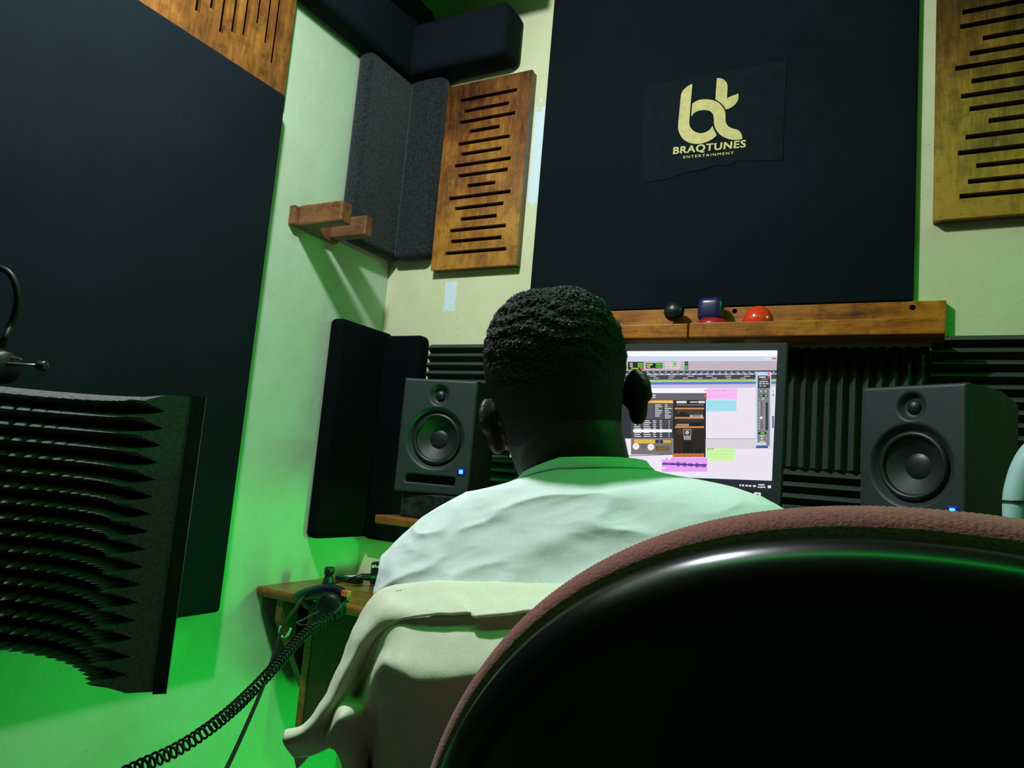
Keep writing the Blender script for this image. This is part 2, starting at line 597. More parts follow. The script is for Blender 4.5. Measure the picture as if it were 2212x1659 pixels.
def text_mesh(body, size, bold=0.0, space=1.0, shear=0.0, width=None, extrude=0.0004):
    """lettering as a mesh in the xy plane, lower left corner at the origin"""
    cu = bpy.data.curves.new('lettering', 'FONT')
    cu.body = body
    cu.size = 1.0
    cu.offset = 0.0
    cu.space_character = space
    cu.shear = shear
    cu.extrude = extrude / size
    ob = bpy.data.objects.new('lettering', cu)
    COL.objects.link(ob)
    dg = bpy.context.evaluated_depsgraph_get()
    me = bpy.data.meshes.new_from_object(ob.evaluated_get(dg))
    bpy.data.objects.remove(ob)
    for v in me.vertices:
        v.co *= size
    xs = [v.co.x for v in me.vertices]
    ys = [v.co.y for v in me.vertices]
    k = (width / (max(xs) - min(xs))) if width else 1.0
    x0, y0 = min(xs), min(ys)
    mb = MB()
    mb.add([((v.co.x - x0) * k, (v.co.y - y0), v.co.z) for v in me.vertices], [tuple(f.vertices) for f in me.polygons])
    bpy.data.meshes.remove(me)
    if bold:                                           # heavier strokes: the same letters set a hair apart
        v0, f0 = list(mb.v), list(mb.f)
        for k, (dx, dy) in enumerate(((1, 0), (-1, 0), (0, 0.6), (0, -0.6), (0.8, 0.5), (-0.8, 0.5), (0.8, -0.5), (-0.8, -0.5))):
            mb.add([q + Vector((dx * bold, dy * bold, 0.00003 * (k + 1))) for q in v0], f0)
    return mb


def place_text(mb, o, ex, ey):
    ex, ey = Vector(ex), Vector(ey)
    en = ex.cross(ey).normalized()
    mb.v = [Vector(o) + ex * v.x + ey * v.y + en * v.z for v in mb.v]
    return mb


def letters(body, a, b, height, mat, parent, name, bold=0.0, space=1.0, shear=0.0):
    """text running from point a to point b"""
    a, b = Vector(a), Vector(b)
    t = text_mesh(body, height * 1.38, bold, space, shear, (b - a).length)
    ex = (b - a).normalized()
    place_text(t, a, ex, Vector((0, 0, 1)) if abs(ex.z) < 0.5 else Vector((0, 1, 0)))
    return part(t, name, mat, parent, recalc=False)


a, b = zoom_pt(440, 1278), zoom_pt(1362, 1190)
letters('BRAQTUNES', a, b, 0.0186, MAT['gold'], p, 'lettering', bold=0.0010, space=1.12, shear=0.03)
a, b = zoom_pt(570, 1318), zoom_pt(1212, 1262)
letters('ENTERTAINMENT', a, b, 0.0068, MAT['gold'], p, 'lettering', bold=0.00025, space=1.35)

p = thing('acoustic_panel', 'tall black fabric panel covering the left wall', 'panel', (-W, 0.2, 0.75))
part(MB().rbox((-W + 0.0005, -1.2, 0.753), (-W + 0.058, 1.221, 1.997), 0.010, 3), 'fabric_cover', MAT['fabric'], p, smooth=True, angle=40)

# ------------------------------------------------------------------ slotted wooden diffusers


def slotted_board(u0, u1, v0, v1, slots, hw):
    """front face of a board in the (u, v) plane with slots (ua, ub, v); returns rectangles that make it"""
    rects = []
    cur = v0
    for (ua, ub, v) in sorted(slots, key=lambda s: s[2]):
        rects.append((u0, u1, cur, v - hw))
        rects.append((u0, ua, v - hw, v + hw))
        rects.append((ub, u1, v - hw, v + hw))
        cur = v + hw
    rects.append((u0, u1, cur, v1))
    return rects


def diffuser(name, label, to3, u0, u1, v0, v1, slots, hw, th, depth, mats):
    """to3(u, v, d): d is the distance from the wall"""
    base = to3((u0 + u1) / 2, v0, 0)
    t = thing(name, label, 'panel', base, 'slotted wooden wall panels')

    def bx(mb, a, b):
        a, b = Vector(a), Vector(b)
        return mb.box([min(a[i], b[i]) for i in range(3)], [max(a[i], b[i]) for i in range(3)])
    m = MB()
    for (a0, a1, b0, b1) in slotted_board(u0, u1, v0, v1, slots, hw):
        bx(m, to3(a0, b0, depth - th), to3(a1, b1, depth))
    part(m, 'slotted_board', mats[0], t, recalc=False)
    part(bx(MB(), to3(u0 + 0.012, v0 + 0.012, 0.002), to3(u1 - 0.012, v1 - 0.012, depth - th - 0.004)), 'dark_backing', MAT['black'], t)
    for (a0, a1, b0, b1) in ((u0 + .001, u0 + 0.014, v0 + .001, v1 - .001), (u1 - 0.014, u1 - .001, v0 + .001, v1 - .001), (u0 + 0.014, u1 - 0.014, v0 + .001, v0 + 0.014), (u0 + 0.014, u1 - 0.014, v1 - 0.014, v1 - .001)):
        part(bx(MB(), to3(a0, b0, 0), to3(a1, b1, depth - th)), 'frame_rail', mats[1], t)
    k = 0
    for (a0, b0) in ((u0 + 0.012, v0 + 0.006), (u0 + 0.05, v0 + 0.009), (u1 - 0.012, v0 + 0.01), (u0 + 0.013, v0 + 0.145), (u1 - 0.012, v1 - 0.012), (u0 + 0.014, v0 + 0.275)):
        q = to3(a0, b0, depth)
        nrm = Vector(to3(a0, b0, depth + 1)) - Vector(q)
        part(MB().lathe([(0.0, -0.0005), (0.0022, -0.0005), (0.0018, 0.0008), (0.0, 0.001)], q, nrm, n=10, cap=False), 'nail_head', MAT['steel'], t)
    return t


back3 = lambda u, v, d: (u, D - d, v)
left3 = lambda u, v, d: (-W + d, u, v)
sl = [(1022, 563, 1338, 497), (1042, 620, 1292, 574), (1015, 686, 1326, 627), (1070, 734, 1240, 704), (1006, 804, 1295, 760), (1023, 862, 1250, 827), (987, 927, 1302, 883), (1008, 982, 1285, 947), (1058, 1038, 1215, 1019), (955, 1110, 1300, 1069), (988, 1164, 1260, 1138), (1020, 1223, 1222, 1207), (960, 1285, 1274, 1265), (964, 1349, 1250, 1328), (934, 1416, 1277, 1391)]
slots = []
for x0, y0, x1, y1 in sl:
    A, B = at_y(600 + x0 / 2.592, y0 / 2.592, D - 0.034), at_y(600 + x1 / 2.592, y1 / 2.592, D - 0.034)
    slots.append((A.x, B.x, (A.z + B.z) / 2))
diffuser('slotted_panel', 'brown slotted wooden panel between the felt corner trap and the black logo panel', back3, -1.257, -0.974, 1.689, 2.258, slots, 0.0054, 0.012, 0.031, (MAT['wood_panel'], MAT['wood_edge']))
# its twin on the right, cut by the frame
sr = [(380, 80), (365, 180), (520, 258), (430, 365), (330, 468), (442, 555), (370, 660), (428, 747), (560, 828), (402, 942), (348, 1052), (475, 1138), (418, 1248), (360, 1350)]
slots = []
for x0, y0 in sr:
    A = at_y(1960 + x0 / 3.19, y0 / 3.19, D - 0.034)
    slots.append((A.x, 0.330 - A.x, A.z))
zt = max(s[2] for s in slots)
for k in range(3):
    slots.append((0.06 + 0.01 * k, 0.27 - 0.01 * k, zt + 0.036 * (k + 1)))
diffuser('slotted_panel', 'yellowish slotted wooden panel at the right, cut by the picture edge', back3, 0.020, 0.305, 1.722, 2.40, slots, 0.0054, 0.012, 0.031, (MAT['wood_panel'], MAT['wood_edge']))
# left wall: slots run upright
slv = [(890, 120), (1015, 450), (1180, 445), (1335, 490), (1525, 330), (1635, 600), (1722, 880)]
MAT['wood_panel_v'] = MAT['wood_panel']
swap = lambda u, v, d: (-W + d, v, u)          # u runs along z, v along y
slots = []
for x0, y0 in slv:
    A = at_x(320 + x0 / 6.38, y0 / 6.38, -W + 0.03)
    slots.append((A.z, 2.50, A.y))
ys = sorted(s[2] for s in slots)
slots += [(2.07, 2.50, ys[0] - 0.035), (2.12, 2.50, ys[0] - 0.07)]
diffuser('slotted_panel', 'wooden panel with upright slots above the tall black panel on the left wall', swap, 2.003, 2.56, 0.80, 1.238, slots, 0.0062, 0.010, 0.028, (MAT['wood_panel_left'], MAT['wood_edge']))

# ------------------------------------------------------------------ corner traps


def trap(name, label, z0, z1, ya, xb, th, mat, bev):
    t = thing(name, label, 'corner trap', (-W + th / 2, D - th / 2, z0))
    part(MB().rbox((-W, ya, z0), (-W + th, D - 0.001, z1), bev, 4), 'side_pad', mat, t, smooth=True, angle=50)
    part(MB().rbox((-W + th * 0.9, D - th, z0 - 0.004), (xb, D, z1 - 0.012), bev, 4), 'back_pad', mat, t, smooth=True, angle=50)
    return t


trap('corner_trap', 'speckled grey felt corner trap high beside the slotted panel', 1.730, 2.33, 1.508, -1.266, 0.052, MAT['felt'], 0.018)
trap('corner_trap', 'black cloth corner trap behind the left loudspeaker', 0.905, 1.506, 1.518, -1.252, 0.050, MAT['trap'], 0.016)
t = thing('ceiling_trap', 'dark cloth trap lying along the ceiling corner above the grey felt', 'corner trap', (-W + 0.1, D - 0.1, 2.28))
part(MB().rbox((-W, 0.95, 2.282), (-W + 0.085, D - 0.001, 2.54), 0.022, 4), 'side_pad', MAT['fabric'], t, smooth=True, angle=50)
part(MB().rbox((-W + 0.06, D - 0.105, 2.286), (-1.030, D, 2.445), 0.022, 4), 'back_pad', MAT['fabric'], t, smooth=True, angle=50)

# ------------------------------------------------------------------ foam tiles


def foam_tile(label, x0, x1, z0, z1, upright=False, pitch=0.025, base=0.012, depth=0.019):
    m = MB()
    n = max(2, round(((x1 - x0) if upright else (z1 - z0)) / pitch))
    prof = []
    a0, a1 = (x0, x1) if upright else (z0, z1)
    st = (a1 - a0) / n
    for k in range(n):
        prof += [(a0 + k * st, base), (a0 + (k + 0.5) * st, base + depth)]
    prof.append((a1, base))
    if upright:
        pts = [(a, D - d, z0) for a, d in prof] + [(x1, D, z0), (x0, D, z0)]
        m.prism(pts, (0, 0, z1 - z0))
    else:
        pts = [(x0, D - d, a) for a, d in prof] + [(x0, D, z1), (x0, D, z0)]
        m.prism(pts, (x1 - x0, 0, 0))
    o = m.build('foam_tile', MAT['foam'])
    return tag(o, label, 'foam tile', 'wedge foam tiles on the back wall')


foam_tile('charcoal foam tile with level wedges above the left loudspeaker', -1.240, -0.945, 1.173, 1.471)
foam_tile('charcoal foam tile with level wedges beside the neck, right of the left loudspeaker', -1.02, -0.72, 0.870, 1.168)
foam_tile('charcoal foam tile with level wedges mostly hidden behind the head', -0.940, -0.645, 1.173, 1.452)
foam_tile('charcoal foam tile with upright wedges between monitor and right loudspeaker', -0.280, 0.018, 1.188, 1.453, True)
foam_tile('charcoal foam tile with level wedges low between monitor and right loudspeaker', -0.280, 0.018, 0.885, 1.183)
foam_tile('charcoal foam tile with level wedges at top right under the slotted panel', 0.022, 0.320, 1.180, 1.478)
foam_tile('charcoal foam tile with level wedges low at the right picture edge', 0.022, 0.320, 0.877, 1.175)

# ------------------------------------------------------------------ ledge under the logo panel
LXE = at_y(1130, 700, D - 0.1).x
p = thing('plank_ledge', 'varnished wooden ledge with raised front lip below the logo panel', 'ledge', (-0.4, D, 1.46))
part(MB().rbox((LXE, D - 0.022, 1.468), (0.047, D, 1.5515), 0.002), 'back_plank', MAT['wood_shelf'], p)
YLIP = D - 0.115
lt, lb, lr, ls = at_y(2043, 684, YLIP).z, at_y(2043, 721, YLIP).z, at_y(2043, 700, YLIP).x, at_y(1487, 700, YLIP).x
FZ = lb + 0.006
part(MB().rbox((LXE, YLIP + 0.020, lb - 0.001), (lr, D - 0.0225, FZ), 0.0015), 'bottom_plank', MAT['wood_shelf'], p)
part(MB().rbox((LXE, YLIP + 0.002, lb), (ls - 0.002, YLIP + 0.020, lt - 0.001), 0.0025), 'front_lip', MAT['wood_shelf'], p)
part(MB().rbox((ls + 0.002, YLIP, lb), (lr, YLIP + 0.020, lt), 0.0025), 'front_lip', MAT['wood_shelf'], p)
for px, py in ((1587, 672), (1971, 664)):
    q = at_y(px, py, D - 0.022)
    part(MB().lathe([(0.0, 0.0008), (0.0055, 0.0008), (0.006, 0.0), (0.005, -0.002)], (q.x, D - 0.022, q.z), (0, -1, 0), n=16, cap=False), 'screw_hole', MAT['black'], p)

# ------------------------------------------------------------------ toys in the ledge trough
YT = D - 0.060


def toy_base(label, x, cat='toy', nm='toy_figure'):
    return thing(nm, label, cat, (x, YT, FZ))


x = at_y(1455, 690, YT).x
zt = at_y(1455, 652, YT).z
p = toy_base('small round black toy standing on the ledge, left of the navy toy', x)
part(MB().ellipsoid((x, YT, FZ + 0.014), (0.018, 0.015, 0.014), 20, 12), 'body', MAT['toy_black'], p, smooth=True)
part(MB().ellipsoid((x, YT, zt - 0.024), (0.0245, 0.020, 0.024), 24, 16), 'head', MAT['toy_black'], p, smooth=True)
x = at_y(1535, 690, YT).x
zt = at_y(1535, 643, YT).z
p = toy_base('rounded navy toy on a red base standing on the ledge', x)
part(MB().lathe([(0.0, 0.0), (0.024, 0.0), (0.034, 0.018), (0.035, 0.034), (0.031, 0.046), (0.026, 0.040), (0.0, 0.032)], (x + 0.004, YT + 0.006, FZ), (0, 0, 1), n=28), 'base', MAT['toy_red'], p, smooth=True)
part(MB().lathe([(0.0, 0.0), (0.014, 0.0), (0.016, 0.014), (0.012, 0.030), (0.0, 0.034)], (x - 0.002, YT - 0.012, FZ), (0, 0, 1), n=20), 'body', MAT['toy_black'], p, smooth=True)
part(MB().rbox((x - 0.0295, YT - 0.021, zt - 0.060), (x + 0.0295, YT + 0.021, zt), 0.017, 6), 'head', MAT['toy_navy'], p, smooth=True)
x = at_y(1638, 690, YT).x
zt = at_y(1638, 661, YT).z
rb_ = (zt - FZ) / 2
o = MB().ellipsoid((x, YT, FZ + rb_), (0.0335, 0.0335, rb_), 40, 24).build('red_ball', MAT['red'], smooth=True)
tag(o, 'shiny red ball resting on the ledge', 'ball')

# ------------------------------------------------------------------ hanger on the left wall
p = thing('wooden_hanger', 'two-pronged wooden hanger fixed to the left wall', 'hanger', (-W, 1.41, 1.71))
part(MB().rbox((-W, 1.326, 1.709), (-W + 0.020, 1.498, 1.760), 0.003), 'back_plate', MAT['wood_hook'], p)
part(MB().rbox((-W + 0.0205, 1.340, 1.709), (-1.270, 1.380, 1.763), 0.004), 'prong', MAT['wood_hook'], p)
part(MB().rbox((-W + 0.0205, 1.458, 1.714), (-1.292, 1.490, 1.768), 0.004), 'prong', MAT['wood_hook'], p)

# ------------------------------------------------------------------ wall-mounted desk
p = thing('corner_desk', 'brown wooden wall-mounted desk in the corner below the loudspeakers', 'desk', (-0.45, 1.6, 0.45))
m = MB()
prof = [(1.3755, 0.772), (1.3735, 0.778), (1.3735, 0.784), (1.376, 0.789), (1.380, 0.790), (D - 0.001, 0.790), (D - 0.001, 0.767), (1.380, 0.767)]
m.prism([(-W + 0.001, y, z) for y, z in prof], (W + 0.72, 0, 0))
part(m, 'desk_top', MAT['wood_desk'], p)


def bracket(x):
    return MB().prism([(x, y, z) for y, z in [(1.386, 0.766), (1.386, 0.716), (1.537, 0.472), (D - 0.002, 0.472), (D - 0.002, 0.766)]], (0.022, 0, 0))


part(bracket(-1.375), 'bracket', MAT['wood_edge'], p)
part(bracket(0.45), 'bracket', MAT['wood_edge'], p)
part(MB().rbox((-1.290, 1.432, 0.485), (-0.80, 1.452, 0.764), 0.002), 'front_panel', MAT['wood_dark'], p)
part(MB().rbox((-1.312, 1.430, 0.470), (-1.291, D - 0.004, 0.765), 0.002), 'side_panel', MAT['wood_desk'], p)
part(MB().rbox((-1.312, 1.425, 0.448), (-0.80, D - 0.004, 0.4695), 0.004), 'lower_shelf', MAT['wood_desk'], p)

p = thing('speaker_shelf', 'narrow brown shelf carrying the loudspeakers and the monitor', 'shelf', (-0.45, 1.5, 0.79))
part(MB().rbox((-1.074, 1.352, 0.984), (0.34, 1.64, 1.003), 0.003), 'shelf_board', MAT['wood_desk'], p)
for x in (-0.80, 0.12):
    part(MB().rbox((x, 1.40, 0.7905), (x + 0.02, 1.64, 0.9835), 0.002), 'upright', MAT['wood_dark'], p)

# ------------------------------------------------------------------ loudspeakers


def smooth01(t):
    t = max(0.0, min(1.0, t))
    return t * t * (3 - 2 * t)


SW, SH, SD = 0.178, 0.260, 0.195
TWZ, WFZ = 0.2235, 0.1245


def make_speaker(label, loc, rz):
    t = thing('loudspeaker', label, 'loudspeaker', loc, 'studio loudspeakers on the shelf')
    t.rotation_euler = (0, 0, rz)
    # cabinet: open box behind the baffle, slightly narrower at the back
    m = MB()
    h, w, d = SH, SW / 2, SD
    fr = [(-w, 0.0, 0), (w, 0.0, 0), (w, 0.0, h), (-w, 0.0, h)]
    mid = [(-w, d * 0.55, 0), (w, d * 0.55, 0), (w, d * 0.55, h), (-w, d * 0.55, h)]
    bk = [(-w + 0.012, d, 0), (w - 0.012, d, 0), (w - 0.012, d, h - 0.012), (-w + 0.012, d, h - 0.012)]
    m.rings([fr, mid, bk], True, False, True)
    m.build('cabinet', MAT['cabinet'], t)
    # baffle as a moulded height field
    nx, nz = 110, 160
    rows = []
    for k in range(nz + 1):
        z = SH * k / nz
        row = []
        for i in range(nx + 1):
            x = -w + SW * i / nx
            y = -0.006
            r = math.hypot(x, z - TWZ)
            y += 0.011 * smooth01((0.0262 - r) / 0.012)
            r = math.hypot(x, z - WFZ)
            y += 0.013 * smooth01((0.0725 - r) / 0.015) + 0.03 * smooth01((0.0475 - r) / 0.004)
            dx, dz = max(abs(x + 0.004) - 0.054, 0), max(abs(z - 0.032) - 0.0035, 0)
            r = math.hypot(dx, dz)
            y += 0.03 * smooth01((0.0075 - r) / 0.0045)
            ex = min(w - abs(x), z, SH - z)
            if ex < 0.006:
                y += 0.006 * (1 - math.sqrt(max(0, 1 - ((0.006 - ex) / 0.006) ** 2)))
            row.append((x, y, z))
        rows.append(row)
    MB().grid(rows).build('baffle', MAT['speaker'], t, smooth=True, recalc=False)
    ax = (0, -1, 0)
    MB().lathe([(0.0, 0.0085), (0.004, 0.0082), (0.009, 0.006), (0.0125, 0.002), (0.0148, -0.004), (0.0148, -0.008)], (0, 0.0060, TWZ), ax, n=40, cap=False).build('tweeter_dome', MAT['rubber'], t, smooth=True)
    su = []
    for k in range(13):
        a = math.pi * k / 12
        su.append((0.0530 - 0.0058 * math.cos(a), 0.0075 * math.sin(a)))
    wo = (0, 0.005, WFZ)
    MB().lathe([(0.0605, -0.004)] + list(reversed(su)) + [(0.0460, -0.002)], wo, ax, n=64, cap=False).build('surround', MAT['rubber'], t, smooth=True)
    MB().lathe([(0.0475, 0.001), (0.036, -0.007), (0.021, -0.016)], wo, ax, n=64, cap=False).build('woofer_cone', MAT['cone'], t, smooth=True)
    MB().lathe([(0.0225, -0.0158), (0.019, -0.0138), (0.013, -0.0120), (0.006, -0.0112), (0.0, -0.0110)], wo, ax, n=48, cap=False).build('dust_cap', MAT['rubber'], t, smooth=True)
    l = MB().rbox((0.060, -0.0085, 0.0475), (0.079, -0.004, 0.0625), 0.002).build('light_surround', MAT['led_ring'], t)
    MB().rbox((0.0655, -0.0098, 0.0505), (0.0745, -0.0070, 0.0595), 0.0015).build('power_light', MAT['led'], l)
    return t


SPZ = 1.060
tan = math.radians(13.0)
make_speaker('small black loudspeaker with a blue light, left of the head', (-0.9585, 1.396, SPZ), tan)
make_speaker('black loudspeaker with a blue light, right of the monitor', (-0.008, 1.412, SPZ + 0.006), -math.radians(28.5))
MAT['marble2'] = MAT['marble']
for nm, lab, x, y, rz, hh in (('speaker_block', 'dark speckled block under the left loudspeaker', -0.945, 1.48, 0.1, 0.0563), ('speaker_block', 'dark speckled block under the right loudspeaker', 0.01, 1.49, -0.45, 0.0623)):
    o = MB().rbox((-0.095, -0.085, 0.0), (0.095, 0.085, hh), 0.004).build(nm, MAT['marble'])
    o.location = (x, y, 1.0035)
    o.rotation_euler.z = rz
    tag(o, lab, 'block', 'blocks below the loudspeakers')

# ------------------------------------------------------------------ monitor
YM = 1.36
MX0, MX1, MZ0, MZ1 = -0.697, -0.206, 1.098, 1.391
SX1, SX0 = at_y(1680, 757, YM).x, -0.682
SZ1, SZ0 = at_y(1680, 757, YM).z, at_y(1671, 1062, YM).z
p = thing('monitor', 'black computer monitor showing audio editing software', 'monitor', ((MX0 + MX1) / 2, YM + 0.08, 1.0035))
m = MB()
yb = YM - 0.003
m.box((MX0, yb, SZ1), (MX1, YM + 0.02, MZ1))
m.box((MX0, yb, MZ0), (MX1, YM + 0.02, SZ0))
m.box((MX0, yb, SZ0), (SX0, YM + 0.02, SZ1))
m.box((SX1, yb, SZ0), (MX1, YM + 0.02, SZ1))
part(m, 'bezel', MAT['bezel'], p)
part(MB().rbox((MX0 + 0.003, YM + 0.0205, MZ0 + 0.004), (MX1 - 0.003, YM + 0.045, MZ1 - 0.004), 0.008), 'back_shell', MAT['cabinet'], p)
part(MB().rbox((-0.50, YM + 0.0455, 1.02), (-0.40, YM + 0.065, 1.25), 0.004), 'stand_neck', MAT['cabinet'], p)
part(MB().rbox((-0.56, YM - 0.005, 1.0035), (-0.34, YM + 0.15, 1.0195), 0.004), 'stand_base', MAT['cabinet'], p)
q = at_y(1636, 1070, yb)
m = MB().rbox((q.x - 0.0058, yb - 0.0008, q.z - 0.0052), (q.x + 0.0058, yb + 0.001, q.z + 0.0052), 0.0009)
o = part(m, 'button_mark', emit('white_button_light', (0.9, 0.95, 0.95, 1), 0.8), p)
sub(MB().box((q.x - 0.0022, yb - 0.0012, q.z - 0.002), (q.x + 0.0022, yb - 0.0007, q.z + 0.002)), 'button_centre', MAT['cabinet'], o)

# screen picture: flat coloured shapes measured in a 1659 x 1659 enlargement
scr, scr_mats, scr_idx = MB(), [], {}


def sc_mat(rgb):
    k = tuple(rgb)
    if k not in scr_idx:
        scr_idx[k] = len(scr_mats)
        scr_mats.append(emit('screen_colour_%d' % len(scr_mats), srgb(*rgb), 0.98))
    return scr_idx[k]


layer = [0]


def spt(cx, cy, y):
    q = at_y(1350 + cx / 4.4838, 740 + cy / 4.4838, YM)
    return (max(SX0, min(SX1, q.x)), y, max(SZ0, min(SZ1, q.z)))


def R(x0, y0, x1, y1, rgb, lift=1):
    layer[0] += 1
    y = YM - 0.000002 * layer[0] - 0.0001
    a, b, c, d = spt(x0, y1, y), spt(x1, y1, y), spt(x1, y0, y), spt(x0, y0, y)
    scr.add([a, b, c, d], [(0, 1, 2, 3)], sc_mat(rgb))


def C(cx, cy, r, rgb):
    layer[0] += 1
    y = YM - 0.000002 * layer[0] - 0.0001
    scr.add([spt(cx + r * math.cos(2 * math.pi * k / 18), cy + r * math.sin(2 * math.pi * k / 18), y) for k in range(18)], [tuple(reversed(range(18)))], sc_mat(rgb))


LX = -1500
WHT, DRK, GRY = (250, 249, 253), (44, 43, 50), (120, 117, 122)
rs = random.Random(11)
R(LX, 40, 1600, 1500, (238, 229, 243))
R(LX, 40, 1600, 133, (250, 251, 254))
R(LX, 133, 1600, 180, (206, 216, 241))
R(LX, 180, 1600, 270, (193, 179, 188))
R(1340, 150, 1420, 158, (235, 238, 245)); R(1424, 148, 1465, 162, (224, 92, 92))
R(LX, 270, 1600, 355, (66, 64, 72))
R(LX, 296, 1600, 312, (150, 160, 196))
for k in range(26):
    R(-20 + k * 58, 282, 0 + k * 58, 291, (205, 205, 212))
    R(-26 + k * 62, 301, 0 + k * 62, 309, (235, 236, 246))
for k in range(9):
    R(60 + k * 182, 322, 122 + k * 182, 330, (190, 190, 196))
    R(140 + k * 140, 341, 190 + k * 140, 349, (190, 190, 196))
R(LX, 355, 1600, 379, (170, 203, 116)); R(LX, 379, 1600, 402, (86, 122, 205))
R(LX, 402, 1600, 437, (204, 194, 220))
R(30, 188, 178, 263, (22, 30, 18)); R(203, 200, 362, 249, (16, 24, 14))
for yy in (198, 214, 230):
    R(124, yy, 172, yy + 10, (120, 215, 60)); R(48, yy, 76, yy + 8, (215, 225, 210))
R(60, 246, 132, 256, (150, 225, 60)); R(150, 244, 170, 258, (225, 120, 60))
R(210, 207, 268, 222, (140, 225, 60)); R(300, 207, 356, 220, (100, 205, 60)); R(210, 230, 245, 241, (220, 225, 215)); R(298, 229, 356, 241, (100, 200, 60))
for k in range(4):
    R(388 + k * 40, 190, 420 + k * 40, 226, (228, 224, 230) if k != 2 else (150, 210, 70))
    R(390 + k * 38, 236, 418 + k * 38, 256, (226, 222, 228))
    C(404 + k * 40, 208, 6, (120, 120, 124)); R(398 + k * 38, 248, 411 + k * 38, 252, (110, 110, 114))
R(580, 184, 612, 264, (24, 30, 24)); R(585, 222, 606, 258, (60, 205, 90)); R(588, 200, 604, 207, (200, 205, 205))
# clips on the tracks
R(LX, 437, 790, 1300, (240, 232, 246))
R(790, 445, 1088, 553, (250, 188, 246)); R(785, 557, 1080, 668, (166, 226, 240))
for k in range(4):
    R(808 + k * 45, 467, 838 + k * 45, 470, (190, 130, 190)); R(808 + k * 45, 520, 838 + k * 45, 523, (190, 130, 190))
for yy in (580, 612, 640):
    R(785, yy, 1080, yy + 2, (130, 190, 205))
R(790, 497, 1088, 499, (215, 150, 212))
R(778, 930, 1420, 1030, (219, 213, 222)); R(778, 930, 1420, 934, (110, 106, 112))
R(790, 1025, 1062, 1145, (207, 250, 164)); R(798, 1024, 858, 1036, (70, 84, 70)); R(803, 1027, 853, 1033, (220, 230, 215)); R(797, 1117, 830, 1129, (235, 245, 225))
for yy in (1047, 1078, 1108):
    R(790, yy, 1062, yy + 2, (160, 205, 125))
R(357, 1115, 797, 1250, (237, 163, 247)); R(357, 1116, 442, 1132, (250, 240, 252)); R(395, 1120, 412, 1127, (70, 50, 80)); R(358, 1208, 393, 1222, (250, 240, 252))
for k in range(105):
    x = 364 + k * 4.05
    e = 0.35 + 0.65 * abs(math.sin(k * 0.21)) * (1.0 if k > 20 else 0.35)
    hh = 26 * e * rs.uniform(0.45, 1.0)
    yc = 1170 + (x - 364) * 0.055
    R(x, yc - hh, x + 3.4, yc + hh, (62, 22, 132))
R(357, 1170 + 8, 797, 1184, (62, 22, 132))
# plug-in window
R(-400, 447, 792, 487, WHT); C(780, 466, 8, (228, 110, 110))
R(-400, 490, 790, 556, (104, 100, 108)); R(767, 508, 784, 526, (228, 90, 90))
R(258, 506, 300, 514, WHT); R(262, 526, 298, 534, WHT)
R(-400, 556, 785, 930, (48, 47, 54)); R(-100, 560, 470, 588, (226, 170, 82)); R(272, 563, 462, 582, (250, 196, 104)); C(474, 576, 8, (250, 250, 250))
for c0, c1 in ((100, 280), (286, 375), (381, 472)):
    R(c0, 594, c1, 742, (88, 85, 95))
    for k in range(8):
        if k > 6 and c0 < 380:
            continue
        R(c0 + 6, 600 + k * 18, c0 + 6 + rs.uniform(24, 62 if c0 < 200 else 70), 607 + k * 18, (235, 235, 238))
R(60, 748, 462, 926, (76, 73, 82))
for r_ in range(9):
    yy = 754 + r_ * 19
    R(60, yy + 14, 462, yy + 16, (46, 45, 52))
    for xx, ww in ((90, 70), (182, 72), (272, 34), (338, 26), (424, 10)):
        R(xx, yy, xx + ww * rs.uniform(0.75, 1.0), yy + 8, (228, 228, 232))
R(80, 841, 456, 868, (252, 250, 250))
R(60, 932, 466, 1084, (122, 116, 116)); R(90, 938, 290, 976, (232, 184, 66)); R(372, 945, 446, 972, (214, 166, 70)); R(300, 944, 328, 974, (44, 42, 44)); C(354, 960, 16, (40, 38, 40))
C(108, 1006, 32, (246, 240, 232)); C(252, 1012, 32, (246, 240, 232)); C(108, 1002, 5, (150, 140, 130)); C(258, 1010, 5, (150, 140, 130)); C(180, 1002, 20, (70, 66, 68)); C(180, 1002, 14, (120, 116, 116))
R(300, 1004, 430, 1046, (96, 76, 48)); R(310, 1012, 420, 1038, (122, 98, 60))
R(LX, 1080, 466, 1086, (60, 56, 58))
R(468, 558, 782, 1110, (40, 33, 33))
for k in range(17):
    R(505 + k * 15.5, 596, 512 + k * 15.5, 612, (150, 138, 128)); R(508 + k * 15, 656, 513 + k * 15, 700, (104, 94, 88)); R(508 + k * 15, 742, 512 + k * 15, 770, (84, 72, 66))
    R(504 + k * 10, 838, 508 + k * 10, 890, (92, 76, 66))
R(500, 566, 598, 588, (225, 222, 222)); R(632, 571, 704, 583, (214, 212, 214)); R(712, 566, 776, 588, (220, 216, 216))
for yy in (632, 722, 812):
    R(485, yy, 767, yy + 16, (222, 146, 84)); R(485, yy + 13, 767, yy + 17, (150, 90, 50))
R(532, 676, 600, 720, (22, 19, 21)); R(510, 692, 626, 720, (26, 23, 26)); R(630, 702, 756, 724, (196, 190, 186)); R(650, 706, 740, 718, (120, 112, 110)); R(640, 774, 740, 812, (20, 18, 21)); R(500, 788, 620, 808, (150, 146, 146)); R(578, 792, 612, 806, (214, 150, 92))
R(566, 838, 640, 942, (152, 150, 152)); R(574, 848, 634, 900, (34, 30, 32)); C(604, 872, 20, (204, 176, 160))
R(470, 900, 570, 1074, (52, 28, 24)); R(560, 960, 660, 1070, (24, 19, 20)); R(655, 858, 782, 1072, (34, 29, 30))
R(464, 1072, 768, 1110, (186, 106, 68))
for k in range(7):
    C(490 + k * 40, 1062, 14, (22, 16, 16))
